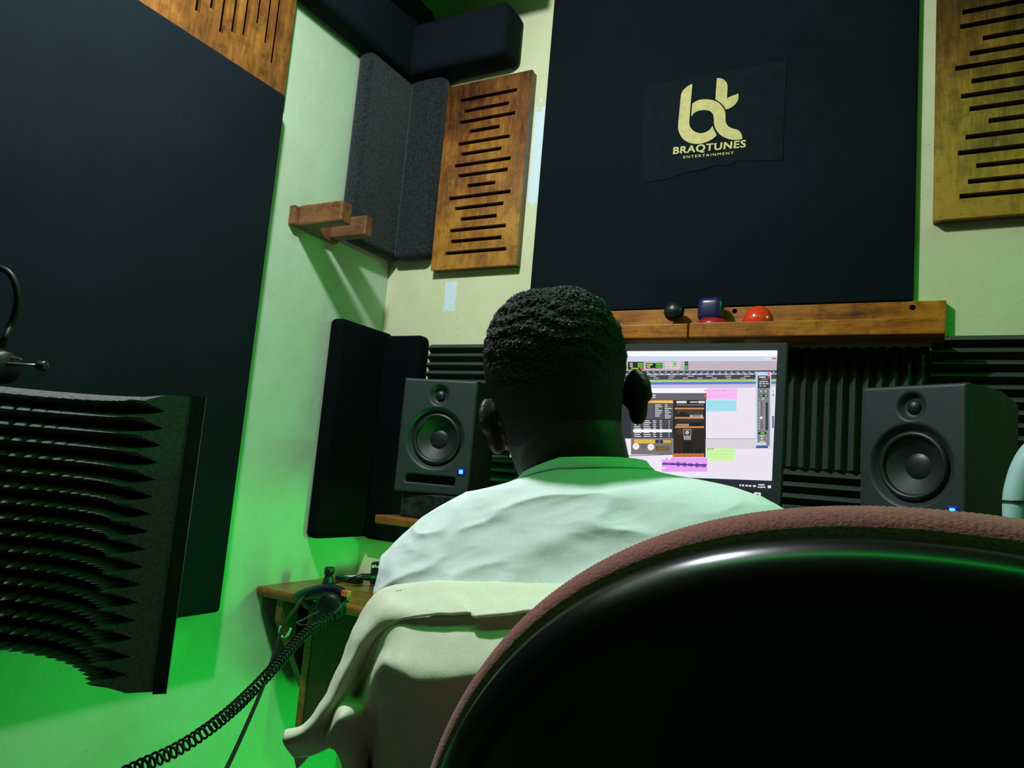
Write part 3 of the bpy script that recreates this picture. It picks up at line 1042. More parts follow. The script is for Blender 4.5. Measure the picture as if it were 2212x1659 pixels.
# channel strip
R(1268, 285, 1418, 1026, (192, 217, 243)); R(1382, 292, 1402, 308, (230, 80, 90))
R(1286, 320, 1407, 442, (62, 60, 66)); R(1284, 442, 1402, 1000, (130, 128, 134)); R(1270, 1002, 1386, 1022, (44, 76, 150))
R(1300, 330, 1364, 342, (225, 225, 228)); R(1384, 326, 1402, 344, (226, 96, 96)); R(1322, 354, 1380, 362, (150, 150, 155)); R(1302, 374, 1385, 384, (205, 205, 208))
for k in range(3):
    R(1300 + k * 34, 395, 1326 + k * 34, 404, (225, 225, 228))
R(1302, 418, 1326, 426, (210, 210, 214)); R(1340, 418, 1366, 426, (210, 210, 214))
for x_ in (1321, 1366):
    C(x_, 474, 18, (38, 38, 40)); C(x_, 474, 13, (214, 214, 216)); C(x_ + 3, 477, 6, (70, 70, 72))
R(1302, 502, 1385, 524, (26, 34, 24)); R(1308, 507, 1336, 519, (110, 214, 60)); R(1354, 507, 1380, 519, (110, 214, 60)); C(1339, 546, 9, (214, 214, 220))
R(1322, 578, 1327, 832, (52, 50, 54)); R(1362, 580, 1386, 848, (46, 60, 48)); C(1321, 730, 14, (232, 232, 236))
for k in range(11):
    R(1298, 580 + k * 25, 1310, 586 + k * 25, (222, 222, 226)); R(1345, 585 + k * 25, 1358, 590 + k * 25, (200, 200, 205))
R(1292, 868, 1370, 888, (24, 32, 24)); R(1316, 871, 1352, 885, (110, 214, 60))
for yy in (900, 952):
    R(1308, yy, 1350, yy + 10, (214, 214, 218))
C(1327, 931, 9, (226, 226, 230)); R(1284, 968, 1370, 992, (222, 222, 226))
R(1424, 430, 1452, 1352, (229, 226, 234)); R(1427, 712, 1443, 828, (92, 92, 124)); R(1432, 470, 1446, 476, (120, 120, 130)); R(1430, 500, 1446, 514, (130, 130, 140))
# task bar
R(LX, 1338, 1600, 1352, (222, 236, 250))
R(LX, 1352, 1600, 1500, (38, 38, 48))
for x_, w_ in ((1110, 14), (1134, 22), (1168, 22), (1200, 24), (1240, 30)):
    R(x_, 1374 + (x_ - 1110) * 0.06, x_ + w_, 1391 + (x_ - 1110) * 0.06, (222, 226, 232))
R(1292, 1372, 1354, 1384, (222, 226, 232)); R(1286, 1394, 1362, 1407, (205, 210, 216)); R(1384, 1384, 1416, 1410, (232, 236, 240))
part(scr, 'screen', scr_mats, p, recalc=False)

# ------------------------------------------------------------------ small things on the desk
p = thing('audio_interface', 'black audio interface box on the desk left of the seated person', 'audio device', (-1.22, 1.70, 0.7905))
part(MB().rbox((-1.304, 1.646, 0.7905), (-1.13, 1.742, 0.850), 0.005), 'case', MAT['cabinet'], p)
o = letters('behringer', (-1.288, 1.6455, 0.8345), (-1.215, 1.6455, 0.8345), 0.008, MAT['paper'], p, 'lettering', bold=0.0003)
part(MB().lathe([(0.0, 0.001), (0.0045, 0.001), (0.0045, 0.0), (0.003, 0.0)], (-1.2945, 1.6462, 0.8385), (0, -1, 0), n=20, cap=False), 'logo_ring', MAT['paper'], p)
part(MB().lathe([(0.0, 0.010), (0.008, 0.010), (0.0095, 0.0)], (-1.262, 1.646, 0.815), (0, -1, 0), n=20, cap=False), 'knob', MAT['rubber'], p, smooth=True)

o = MB().prism([(-1.422, 1.66, 0.7905), (-1.378, 1.645, 0.7905), (-1.345, 1.735, 0.7905), (-1.405, 1.742, 0.7905)], (0, 0, 0.004)).build('paper_card', MAT['paper'])
tag(o, 'white printed card lying on the desk near the wall corner', 'card')
o = MB().rbox((-1.395, 1.612, 0.7905), (-1.318, 1.640, 0.802), 0.002).build('adapter', MAT['cable'])
tag(o, 'flat black adapter lying before the white card', 'adapter')

q = at_z(713, 1266, 0.790)
o = MB().lathe([(0.0, 0.0), (0.0145, 0.0), (0.0155, 0.012), (0.0115, 0.026), (0.0095, 0.034), (0.0125, 0.036), (0.013, 0.050), (0.011, 0.053), (0.0, 0.053)], (q.x + 0.02, 1.50, 0.7905), (0, 0, 1), n=24, cap=False).build('small_bottle', MAT['rubber'], smooth=True)
tag(o, 'small black capped bottle standing on the desk', 'bottle')

# headphones hooked over the front edge of the desk
p = thing('headphones', 'dark navy headphones with coiled cord hanging at the desk edge', 'headphones', at_y(712, 1300, 1.34))
pts = [at_y(*v) for v in ((640, 1289, 1.355), (660, 1285, 1.35), (695, 1277, 1.345), (728, 1275, 1.345), (743, 1284, 1.34), (744, 1300, 1.335))]
cp = catmull(pts, 6)
part(MB().tube(cp, [0.0100 + 0.0065 * math.sin(math.pi * min(1, k / (len(cp) * 0.6))) for k in range(len(cp))], 14), 'headband', MAT['navy'], p, smooth=True)
c = at_y(715, 1312, 1.33)
ax = Vector((0.35, -0.9, -0.25)).normalized()
part(MB().lathe([(0.0, -0.014), (0.028, -0.014), (0.035, -0.004), (0.035, 0.004), (0.028, 0.014), (0.0, 0.016)], c, ax, n=32, cap=False), 'ear_cup', MAT['cable'], p, smooth=True)
c2 = at_y(668, 1300, 1.352)
part(MB().lathe([(0.0, -0.010), (0.014, -0.010), (0.018, 0.0), (0.014, 0.010), (0.0, 0.012)], c2, ax, n=28, cap=False), 'ear_cup', MAT['navy'], p, smooth=True)
q = at_y(747, 1282, 1.325)
part(MB().rbox((q.x - 0.009, q.y - 0.006, q.z - 0.007), (q.x + 0.011, q.y + 0.006, q.z + 0.007), 0.002), 'orange_tip', MAT['orange'], p)

# coiled headphone cord
path = catmull([at_t(*v) for v in ((742, 1318, 1.50), (700, 1340, 1.47), (655, 1372, 1.40), (620, 1410, 1.33), (585, 1450, 1.26), (545, 1492, 1.20), (500, 1535, 1.13), (440, 1582, 1.06), (380, 1620, 1.01), (320, 1648, 0.97), (255, 1678, 0.93), (170, 1712, 0.90))], 14)


def resample(pts, step):
    out, acc = [pts[0]], 0.0
    for a_, b_ in zip(pts, pts[1:]):
        seg = (b_ - a_).length
        while acc + seg >= step:
            k = (step - acc) / seg
            a_ = a_ + (b_ - a_) * k
            seg = (b_ - a_).length
            acc = 0.0
            out.append(a_)
        acc += seg
    return out


pp = resample(path, 0.0009)
coil = []
nrm = Vector((0, 0, 1))
for k in range(len(pp) - 1):
    tg = (pp[k + 1] - pp[k]).normalized()
    nrm = (nrm - tg * nrm.dot(tg)).normalized()
    bn = tg.cross(nrm)
    ph = 2 * math.pi * k * 0.0009 / 0.0112
    rr = 0.0086
    coil.append(pp[k] + (nrm * math.cos(ph) + bn * math.sin(ph)) * rr)
o = MB().tube(coil, 0.0019, 6).build('coiled_cord', MAT['cable'], smooth=True)
tag(o, 'black coiled cord hanging from the desk edge towards the lower left', 'cord')

pts = [Vector((-1.262, 1.634, 0.815)), at_z(775, 1248, 0.815), at_z(745, 1253, 0.806), at_z(715, 1262, 0.803), at_z(690, 1270, 0.802), at_y(664, 1284, 1.372), at_t(640, 1312, 1.52), at_t(613, 1350, 1.44), at_t(596, 1400, 1.34), at_t(570, 1478, 1.22), at_t(532, 1568, 1.12), at_t(490, 1659, 1.03), at_t(440, 1760, 0.96)]
o = MB().tube(catmull(pts, 10), 0.0033, 8).build('microphone_cable', MAT['cable'], smooth=True)
tag(o, 'thin straight black cable running from the interface down past the desk', 'cable')
o = MB().tube([Vector((-1.262, 1.6335, 0.815)), Vector((-1.275, 1.615, 0.815)), at_z(782, 1246, 0.815), at_z(760, 1250, 0.811)], [0.0075, 0.0095, 0.0085, 0.0045], 14).build('cable_plug', MAT['navy'], smooth=True)
tag(o, 'dark cable plug going into the audio interface', 'plug')
lp = catmull([at_t(*v) for v in ((745, 1300, 1.47), (722, 1325, 1.45), (690, 1345, 1.44), (655, 1350, 1.43), (640, 1345, 1.43), (655, 1338, 1.44), (690, 1320, 1.46))], 8)
o = MB().tube(lp, 0.0018, 6).build('thin_wire', MAT['cable'], smooth=True)
tag(o, 'thin black wire looped below the headphones', 'wire')
lp = catmull([at_t(*v) for v in ((606, 1353, 1.45), (603, 1368, 1.45), (612, 1376, 1.45), (622, 1370, 1.45), (628, 1357, 1.45))], 8)
o = MB().tube(lp, 0.0022, 6).build('cable_tie', MAT['white_pl'], smooth=True)
tag(o, 'pale cable tie around the straight cable beside the desk bracket', 'cable tie')

# red and blue trinket on the shelf, seen between ear and neck
q = at_y(1110, 985, 1.50)
p = thing('trinket', 'tiny red and blue trinket seen between the left ear and neck', 'trinket', (q.x + 0.01, 1.50, 1.0035))
zt = q.z
part(MB().lathe([(0.0, 0.0), (0.022, 0.0), (0.022, 0.012), (0.012, 0.016), (0.010, zt - 1.0035), (0.0, zt - 1.0035)], (q.x + 0.02, 1.50, 1.0035), (0, 0, 1), n=20, cap=False), 'stem', MAT['cable'], p)
part(MB().rbox((q.x - 0.001, 1.49, zt + 0.0005), (q.x + 0.04, 1.51, zt + 0.018), 0.002), 'blue_body', MAT['toy_blue'], p)
part(MB().prism([(q.x - 0.006, 1.49, zt + 0.0185), (q.x + 0.042, 1.49, zt + 0.0185), (q.x + 0.018, 1.49, zt + 0.040)], (0, 0.02, 0)), 'red_top', MAT['red'], p)
part(MB().rbox((q.x - 0.007, 1.493, zt - 0.004), (q.x - 0.0015, 1.505, zt + 0.008), 0.001), 'white_foot', MAT['paper'], p)

# curved white band at the right picture edge
p = thing('lamp_arm', 'curved pale plastic arm at the right picture edge beside the right loudspeaker', 'arm', (0.125, 1.30, 1.0035))
cp = catmull([at_y(*v) for v in ((2191, 1220, 1.30), (2192, 1150, 1.30), (2193, 1110, 1.30), (2195, 1080, 1.30), (2202, 1045, 1.30), (2213, 1012, 1.30), (2232, 980, 1.30), (2262, 955, 1.30))], 6)
part(MB().tube(cp, [0.0135 + 0.004 * min(1.0, k / 20) for k in range(len(cp))], 16), 'arm', MAT['white_pl'], p, smooth=True)
q = at_y(2194, 1083, 1.30)
part(MB().tube([q + Vector((0.0186 * math.cos(a_), 0.0186 * math.sin(a_), 0.001 * math.cos(a_))) for a_ in [2 * math.pi * k / 24 for k in range(25)]], 0.0014, 6), 'cable_band', MAT['cable'], p)
b0 = at_y(2191, 1220, 1.30)
part(MB().lathe([(0.0, 0.0), (0.045, 0.0), (0.045, 0.01), (0.016, 0.016), (0.014, b0.z - 1.0035 + 0.01), (0.0, b0.z - 1.0035 + 0.01)], (b0.x, b0.y + 0.06, 1.0035), (0, 0, 1), n=24, cap=False), 'foot', MAT['white_pl'], p, smooth=True)

# ------------------------------------------------------------------ microphone shield (left foreground)
NE = Vector((-0.833, 0.601, 0.0))                       # near end of the shield in plan
vd = Vector((-0.826, 0.563, 0.0))                      # direction away from the photographer there
nl = Vector((-0.563, -0.826, 0.0))
RS = 0.244
CS = NE + nl * RS
ZS0, ZS1 = 0.820, 1.182
A0 = math.atan2(-nl.y, -nl.x)
p = thing('microphone_shield', 'curved black microphone shield lined with ridged foam, left foreground', 'shield', (CS.x, CS.y, ZS0))


def arc(r, a, z):
    return CS + Vector((math.cos(A0 + a) * r, math.sin(A0 + a) * r, z))


SPAN = math.radians(190)
NROW, NCOL = 17, 34
rows = []
kz, ka = 8, 8
for j in range(NROW * kz + 1):
    v = j / kz
    z = ZS0 + (ZS1 - ZS0) * j / (NROW * kz)
    tz = 1 - abs((v % 1.0) * 2 - 1)                    # 0 in the valley, 1 on the ridge
    tz = min(1.0, tz * 1.15)
    row = []
    for i in range(NCOL * ka + 1):
        u = i / ka
        tu = 1 - abs((u % 1.0) * 2 - 1)
        hgt = 0.029 + 0.044 * tz * (0.55 + 0.45 * tu)
        row.append(arc(RS + 0.036 - hgt, SPAN * i / (NCOL * ka), z))
    rows.append(row)
m = MB().grid(rows)
bk = RS + 0.036
for j in range(NROW * kz):                             # cut end faces of the foam
    for i in (0, NCOL * ka):
        a_ = SPAN * i / (NCOL * ka)
        m.add([rows[j][i], rows[j + 1][i], arc(bk, a_, rows[j + 1][i].z), arc(bk, a_, rows[j][i].z)], [(0, 1, 2, 3)])
for j in (0, NROW * kz):
    z = rows[j][0].z
    for i in range(NCOL * ka):
        m.add([rows[j][i], rows[j][i + 1], arc(bk, SPAN * (i + 1) / (NCOL * ka), z), arc(bk, SPAN * i / (NCOL * ka), z)], [(0, 1, 2, 3)])
part(m, 'foam_lining', MAT['shield_foam'], p, smooth=True, angle=35)
# metal shell with folded rim
m = MB()
n = 60
r0, r1 = bk + 0.0005, bk + 0.015
ringset = []
for i in range(n + 1):
    a_ = -0.012 + (SPAN + 0.024) * i / n
    ringset.append([arc(r0, a_, ZS0 - 0.002), arc(r1, a_, ZS0 - 0.002), arc(r1, a_, ZS1 + 0.002), arc(r0, a_, ZS1 + 0.002)])
m.rings(ringset, True, True, True)
part(m, 'metal_shell', MAT['metal'], p)
e = arc(r1 + 0.0004, -0.013, 0)
part(MB().tube([(e.x, e.y, ZS0 - 0.002), (e.x, e.y, ZS1 + 0.002)], 0.0007, 6), 'rim_edge', MAT['steel'], p)
part(MB().rbox((CS.x - 0.16, CS.y + 0.07, ZS0 - 0.016), (CS.x - 0.085, CS.y + 0.16, ZS0 - 0.003), 0.003), 'mount_bar', MAT['metal'], p)

# ------------------------------------------------------------------ microphone stand, mostly beyond the left picture edge
ps = at_t(-42, 790, 0.928)
p = thing('microphone_stand', 'dark microphone stand with a clamp handle at the left picture edge', 'microphone stand', (ps.x, ps.y, 0.0))
part(MB().tube([(ps.x, ps.y, 0.02), (ps.x, ps.y, ps.z + 0.02)], 0.0095, 16), 'pole', MAT['metal'], p, smooth=True)
for k in range(3):
    a_ = 2 * math.pi * k / 3 + 0.4
    part(MB().tube([(ps.x, ps.y, 0.12), (ps.x + 0.26 * math.cos(a_), ps.y + 0.26 * math.sin(a_), 0.012)], 0.008, 10), 'leg', MAT['metal'], p)
c = at_t(2, 790, 0.928)
part(MB().lathe([(0.0, -0.022), (0.019, -0.022), (0.022, -0.010), (0.022, 0.010), (0.019, 0.024), (0.0, 0.024)], at_t(-12, 792, 0.928), (c - at_t(60, 796, 0.916)), n=24, cap=False), 'clamp', MAT['cable'], p, smooth=True)
h0, h1 = at_t(14, 786, 0.922), at_t(82, 791, 0.911)
o = part(MB().tube([h0, h1], 0.0026, 10), 'handle_rod', MAT['steel'], p, smooth=True)
e_ = at_t(99, 791, 0.911)
part(MB().tube([at_t(80, 790.5, 0.911), at_t(84, 790.7, 0.911), e_, at_t(101, 791, 0.911)], [0.005, 0.0065, 0.0065, 0.0045], 14), 'handle_knob', MAT['metal'], p, smooth=True)
part(MB().tube([at_t(18, 771, 0.928), at_t(46, 776, 0.922)], 0.0014, 8), 'pin', MAT['steel'], p)
cp = catmull([at_t(*v) for v in ((-60, 600, 0.963), (-30, 584, 0.963), (0, 580, 0.963), (20, 590, 0.963), (33, 612, 0.963), (38, 640, 0.963), (34, 672, 0.963), (24, 700, 0.963), (12, 728, 0.951), (2, 752, 0.951), (-8, 775, 0.940))], 6)
o = MB().tube(cp, 0.0042, 12).build('looped_cable', MAT['cable'], smooth=True)
tag(o, 'dark looped cord above the microphone shield at the left picture edge', 'cord')

# ------------------------------------------------------------------ round-backed chair, right foreground
m_, nt, b_ = new_mat('brown_ribbed_velour')
tc = nt.nodes.new('ShaderNodeTexCoord')
f1 = noise_node(nt, 420.0, 3, 0.6)
nt.links.new(ramp(nt, f1, [(0.25, (0.17, 0.038, 0.035, 1)), (0.75, (0.34, 0.088, 0.085, 1))]), b_.inputs['Base Color'])
b_.inputs['Roughness'].default_value = 0.95
b_.inputs['Sheen Weight'].default_value = 0.2
bump(nt, b_, f1, 0.5, 0.002)
MAT['velour'] = m_
CX, CY, CZ, CA, CBH = 0.010, 0.40, 0.868, 0.281, 0.2525
p = thing('round_chair', 'round-backed chair with brown padding and glossy black shell in the foreground', 'chair', (CX, 0.62, 0.0))


def se(a, ra, rb, e=2.12):
    c_, s_ = math.cos(a), math.sin(a)
    return ra * math.copysign(abs(c_) ** (2 / e), c_), rb * math.copysign(abs(s_) ** (2 / e), s_)


def disc_ring(y, k, n=160, rib=0.0, dz=0.0):
    out = []
    for i in range(n):
        a = 2 * math.pi * i / n
        x, z = se(a, CA - k, CBH - k)
        out.append((CX + x, y + 0.0, CZ + z + dz))
    return out


# padding: fine ribs run across the edge
rs_ = []
n = 2400
prof = [(0.000, 0.022), (-0.001, 0.010), (0.006, 0.003), (0.016, 0.000), (0.030, 0.000), (0.044, 0.003), (0.054, 0.010), (0.062, 0.03), (0.070, 0.08)]
for (dy, k) in prof:
    ring = []
    for i in range(n):
        a = 2 * math.pi * i / n
        rb = 0.00022 * math.sin(i * math.pi * 2 / 4.0 + 0.6) if 0.001 <= dy <= 0.056 and k < 0.02 else 0.0
        x, z = se(a, CA - k + rb, CBH - k + rb)
        ring.append((CX + x, CY + dy, CZ + z))
    rs_.append(ring)
part(MB().rings(rs_, True, False, True), 'backrest_pad', MAT['velour'], p, smooth=True, recalc=False)
# shell: bulging dish with a rolled lip
prof = [(0.004, 0.010), (-0.003, 0.009), (-0.009, 0.0105), (-0.0145, 0.0135), (-0.019, 0.0185), (-0.022, 0.0245), (-0.0225, 0.030), (-0.0215, 0.036), (-0.0215, 0.041), (-0.026, 0.055), (-0.032, 0.090), (-0.042, 0.140), (-0.046, 0.20), (-0.047, 0.245)]
part(MB().rings([disc_ring(CY + dy, k + 0.0055) for dy, k in prof], True, False, True), 'backrest_shell', MAT['shell'], p, smooth=True, recalc=False)
part(MB().rbox((CX - 0.135, 0.47, 0.43), (CX + 0.235, 0.86, 0.50), 0.03, 4), 'seat', MAT['velour'], p, smooth=True)
part(MB().tube([(CX, CY - 0.02, 0.72), (CX, CY - 0.01, 0.55), (CX, 0.47, 0.42), (CX, 0.62, 0.415)], 0.016, 12), 'back_support', MAT['metal'], p, smooth=True)
part(MB().tube([(CX, 0.70, 0.08), (CX, 0.70, 0.43)], 0.024, 16), 'gas_post', MAT['metal'], p, smooth=True)
for k in range(5):
    a = 2 * math.pi * k / 5 + 0.3
    ex, ey = CX + 0.26 * math.cos(a), 0.70 + 0.26 * math.sin(a)
    l = part(MB().tube([(CX, 0.70, 0.10), (ex, ey, 0.066)], [0.02, 0.013], 10), 'base_arm', MAT['metal'], p)
    sub(MB().lathe([(0.0, -0.012), (0.026, -0.012), (0.028, 0.0), (0.026, 0.012), (0.0, 0.012)], (ex, ey, 0.029), (-math.sin(a), math.cos(a), 0), n=20), 'caster', MAT['rubber'], l)

# ------------------------------------------------------------------ seated person
def cr(vals, x):
    """catmull-rom through rows of numbers at float index x"""
    n = len(vals)
    i = min(int(x), n - 2)
    t = x - i
    p0, p1, p2, p3 = vals[max(i - 1, 0)], vals[i], vals[i + 1], vals[min(i + 2, n - 1)]
    return [0.5 * (2 * b + (c - a) * t + (2 * a - 5 * b + 4 * c - d) * t * t + (3 * b - a - 3 * c + d) * t ** 3) for a, b, c, d in zip(p0, p1, p2, p3)]


EAR = at_t(1208, 872, 0.86)
az, rl, pt_ = math.radians(29.0), math.radians(11.0), math.radians(4.0)
hF0 = Vector((-math.sin(az), math.cos(az), 0))
hR0 = Vector((math.cos(az), math.sin(az), 0))
hR = hR0 * math.cos(rl) + Vector((0, 0, 1)) * math.sin(rl)
hU0 = Vector((0, 0, 1)) * math.cos(rl) - hR0 * math.sin(rl)
hF = hF0 * math.cos(pt_) - hU0 * math.sin(pt_)
hU = hU0 * math.cos(pt_) + hF0 * math.sin(pt_)


def H(x, y, z):
    return EAR + hR * x + hF * y + hU * z


# head rings: height, half width, front, back
HR = [(-0.112, 0.020, 0.060, -0.030), (-0.104, 0.036, 0.078, -0.010), (-0.090, 0.050, 0.088, 0.010), (-0.070, 0.058, 0.091, 0.040), (-0.045, 0.0640, 0.092, 0.064),
      (-0.020, 0.0680, 0.094, 0.079), (0.005, 0.0710, 0.096, 0.088), (0.030, 0.0735, 0.0965, 0.094), (0.052, 0.0740, 0.0965, 0.096), (0.073, 0.0715, 0.092, 0.093),
      (0.092, 0.0635, 0.081, 0.084), (0.106, 0.0515, 0.066, 0.069), (0.1155, 0.0350, 0.045, 0.048), (0.1205, 0.0160, 0.020, 0.023)]


def head_pt(k, th, off=0.0):
    z, w, f, b = cr(HR, k)
    c_, s_ = math.cos(th), math.sin(th)
    e = 2.25
    x = (w + off) * math.copysign(abs(c_) ** (2 / e), c_)
    y = ((f if s_ > 0 else b) + off) * math.copysign(abs(s_) ** (2 / e), s_)
    return x, y, z


def capsule(mb, pts, rad, n=14):
    """tapered limb with rounded ends (closed)"""
    pts = [Vector(q) for q in pts]
    d0, d1 = (pts[0] - pts[1]).normalized(), (pts[-1] - pts[-2]).normalized()
    P, Rr = [], []
    for k in (1.0, 0.86, 0.5):
        P.append(pts[0] + d0 * rad[0] * k)
        Rr.append(rad[0] * math.sqrt(max(0.002, 1 - k * k)))
    P += pts
    Rr += list(rad)
    for k in (0.5, 0.86, 1.0):
        P.append(pts[-1] + d1 * rad[-1] * k)
        Rr.append(rad[-1] * math.sqrt(max(0.002, 1 - k * k)))
    return mb.tube(P, Rr, n)


body = MB()
ring = []
NK = 52
for j in range(NK + 1):
    k = (len(HR) - 1) * j / NK
    ring.append([H(*head_pt(k, 2 * math.pi * i / 40)) for i in range(40)])
body.rings(ring, True, True, True)
# brow, nose, lips, chin
body.ellipsoid(H(0, 0.090, 0.030), (0.050, 0.012, 0.010), rot=Matrix((hR, hF, hU)).transposed())
capsule(body, [H(0, 0.092, 0.020), H(0, 0.103, -0.004), H(0, 0.112, -0.022)], [0.007, 0.0085, 0.0115])
for s in (-1, 1):
    body.ellipsoid(H(s * 0.014, 0.100, -0.026), (0.0095, 0.010, 0.0075), rot=Matrix((hR, hF, hU)).transposed())
    body.ellipsoid(H(s * 0.040, 0.082, -0.010), (0.022, 0.014, 0.016), rot=Matrix((hR, hF, hU)).transposed())
capsule(body, [H(-0.020, 0.094, -0.050), H(0, 0.100, -0.048), H(0.020, 0.094, -0.050)], [0.004, 0.0062, 0.004])
capsule(body, [H(-0.018, 0.093, -0.060), H(0, 0.099, -0.061), H(0.018, 0.093, -0.060)], [0.004, 0.007, 0.004])
body.ellipsoid(H(0, 0.082, -0.092), (0.020, 0.014, 0.014), rot=Matrix((hR, hF, hU)).transposed())
# ears: shell, rim and lobe
for s in (-1, 1):
    er = Matrix((hR * math.cos(0.62) * s + hF * math.sin(0.62), hF * math.cos(0.62) - hR * s * math.sin(0.62), hU)).transposed()
    c = H(s * 0.0785 + 0.006, -0.002, -0.002 if s > 0 else -0.018)
    body.ellipsoid(c + er @ Vector((0.004, -0.004, 0.0)), (0.0065, 0.0155, 0.027), rot=er)
    body.ellipsoid(c + er @ Vector((0.005, -0.003, -0.011)), (0.0068, 0.0155, 0.021), rot=er)
    rim = []
    for k in range(15):
        a_ = math.radians(200 - 215 * k / 14)
        rim.append(c + er @ Vector((0.0075 + 0.002 * math.sin(a_), -0.002 + 0.0190 * math.cos(a_ + 0.0) * -1, 0.003 + 0.0275 * math.sin(a_))))
    capsule(body, rim, [0.0045] * len(rim), 10)
    body.ellipsoid(c + er @ Vector((0.005, -0.001, -0.021)), (0.0068, 0.0135, 0.0125), rot=er)
# neck into shoulders
NB = Vector((-0.337, 0.780, 1.085))
capsule(body, [H(0.0, -0.016, 0.0), H(0.006, -0.012, -0.045), H(0.010, -0.006, -0.085), NB + Vector((0, 0, 0.03)), NB - Vector((0, 0, 0.03))], [0.060, 0.0615, 0.0615, 0.0605, 0.058], 24)

# torso rings: x, y, z, left, right, back, front, roll
TR = [(-0.326, 0.776, 1.134, 0.068, 0.064, 0.074, 0.064, 0.10), (-0.328, 0.777, 1.126, 0.088, 0.086, 0.083, 0.072, 0.11), (-0.333, 0.778, 1.113, 0.122, 0.132, 0.096, 0.085, 0.13),
      (-0.330, 0.778, 1.097, 0.166, 0.180, 0.110, 0.098, 0.135), (-0.330, 0.775, 1.073, 0.203, 0.222, 0.121, 0.108, 0.14), (-0.332, 0.768, 1.040, 0.226, 0.245, 0.130, 0.116, 0.13),
      (-0.334, 0.754, 0.985, 0.216, 0.240, 0.134, 0.122, 0.10), (-0.338, 0.758, 0.910, 0.202, 0.222, 0.132, 0.128, 0.06), (-0.345, 0.768, 0.810, 0.198, 0.205, 0.130, 0.134, 0.02),
      (-0.350, 0.776, 0.700, 0.200, 0.200, 0.134, 0.140, 0.0), (-0.350, 0.784, 0.600, 0.205, 0.204, 0.140, 0.146, 0.0)]


def torso_pt(k, th, off=0.0):
    x, y, z, aL, aR, bB, bF, ro = cr(TR, k)
    c_, s_ = math.cos(th), math.sin(th)
    e = 2.35
    dx = ((aR if c_ > 0 else aL) + off) * math.copysign(abs(c_) ** (2 / e), c_)
    dy = ((bF if s_ > 0 else bB) + off) * math.copysign(abs(s_) ** (2 / e), s_)
    if dx < 0:
        ro += max(0.0, 0.26 * (1 - k / 2.2))
    return Vector((x + dx, y + dy, z + dx * ro))


ring = [[torso_pt(0.6 + (len(TR) - 1.6) * j / 40, 2 * math.pi * i / 40, -0.014) for i in range(40)] for j in range(41)]
body.rings(ring, True, True, True)
ARM = {-1: [(-0.497, 0.775, 1.000), (-0.490, 0.99, 0.860), (-0.475, 1.255, 0.832)], 1: [(-0.140, 0.785, 1.030), (-0.115, 1.00, 0.880), (-0.215, 1.265, 0.832)]}
for s, (sh_, el, wr) in ARM.items():
    sh_, el, wr = Vector(sh_), Vector(el), Vector(wr)
    capsule(body, [sh_, sh_.lerp(el, 0.5), el, el.lerp(wr, 0.35), wr], [0.056, 0.050, 0.042, 0.041, 0.027], 18)
    # hand: palm, four fingers, thumb, resting on the desk edge
    d = Vector((0.02 * -s, 1.0, -0.10)).normalized()
    sd = Vector((1, 0, 0))
    pm = wr + d * 0.050
    body.ellipsoid(pm, (0.040, 0.052, 0.014))
    for k, (off, ln) in enumerate(((-0.030, 0.058), (-0.010, 0.070), (0.010, 0.074), (0.030, 0.064))):
        o_ = off * s
        a0 = pm + d * 0.040 + sd * o_
        capsule(body, [a0, a0 + d * ln * 0.5 + Vector((o_ * 0.15, 0, 0.008)), a0 + d * ln * 0.8 + Vector((o_ * 0.2, 0, -0.002)), a0 + d * ln + Vector((o_ * 0.2, 0, -0.012))], [0.0092, 0.0086, 0.0080, 0.0070], 10)
    th0 = wr + d * 0.030 - sd * s * 0.030
    capsule(body, [th0, th0 + d * 0.028 - sd * s * 0.024, th0 + d * 0.052 - sd * s * 0.030 + Vector((0, 0, -0.008))], [0.0115, 0.0100, 0.0085], 10)
LEG = {-1: [(-0.435, 0.82, 0.555), (-0.455, 1.20, 0.535), (-0.455, 1.16, 0.10)], 1: [(-0.265, 0.82, 0.555), (-0.235, 1.20, 0.535), (-0.235, 1.16, 0.10)]}
for s, (hp, kn, an) in LEG.items():
    capsule(body, [hp, Vector(hp).lerp(Vector(kn), 0.5), kn, Vector(kn).lerp(Vector(an), 0.35), an], [0.082, 0.070, 0.055, 0.052, 0.036], 18)
    capsule(body, [Vector(an) - Vector((0, 0.03, 0.05)), Vector(an) + Vector((0, 0.15, -0.062))], [0.036, 0.028], 14)
raw = body.build('person_raw', MAT['skin'])
rm = raw.modifiers.new('remesh', 'REMESH')
rm.mode = 'VOXEL'
rm.voxel_size = 0.0036
rm.use_smooth_shade = True
sm = raw.modifiers.new('smooth', 'SMOOTH')
sm.factor = 0.5
sm.iterations = 4
dg = bpy.context.evaluated_depsgraph_get()
me = bpy.data.meshes.new_from_object(raw.evaluated_get(dg))
me.name = 'person'
bpy.data.objects.remove(raw)
me.polygons.foreach_set('use_smooth', [True] * len(me.polygons))
person = bpy.data.objects.new('person', me)
COL.objects.link(person)
tag(person, 'person in a white t-shirt seen from behind, seated at the desk', 'person')

# hair: cap with curly relief, plus short curls
rh = random.Random(5)


def hair_cover(k, th):
    """0 bare skin .. 1 full hair; th = -90 deg is the back of the head"""
    z = cr(HR, k)[0]
    s_ = math.sin(th)
    front = smooth01((s_ - 0.05) / 0.75)
    low = -0.070 + 0.145 * front
    side = max(0.0, 1 - abs(s_ - 0.05) / 0.30)
    low = max(low, -0.070 + 0.070 * side) if s_ < 0.4 else low
    return smooth01((z - low) / 0.030)


def hair_thick(k, th):
    z = cr(HR, k)[0]
    return 0.0010 + 0.0068 * smooth01((z + 0.020) / 0.075)


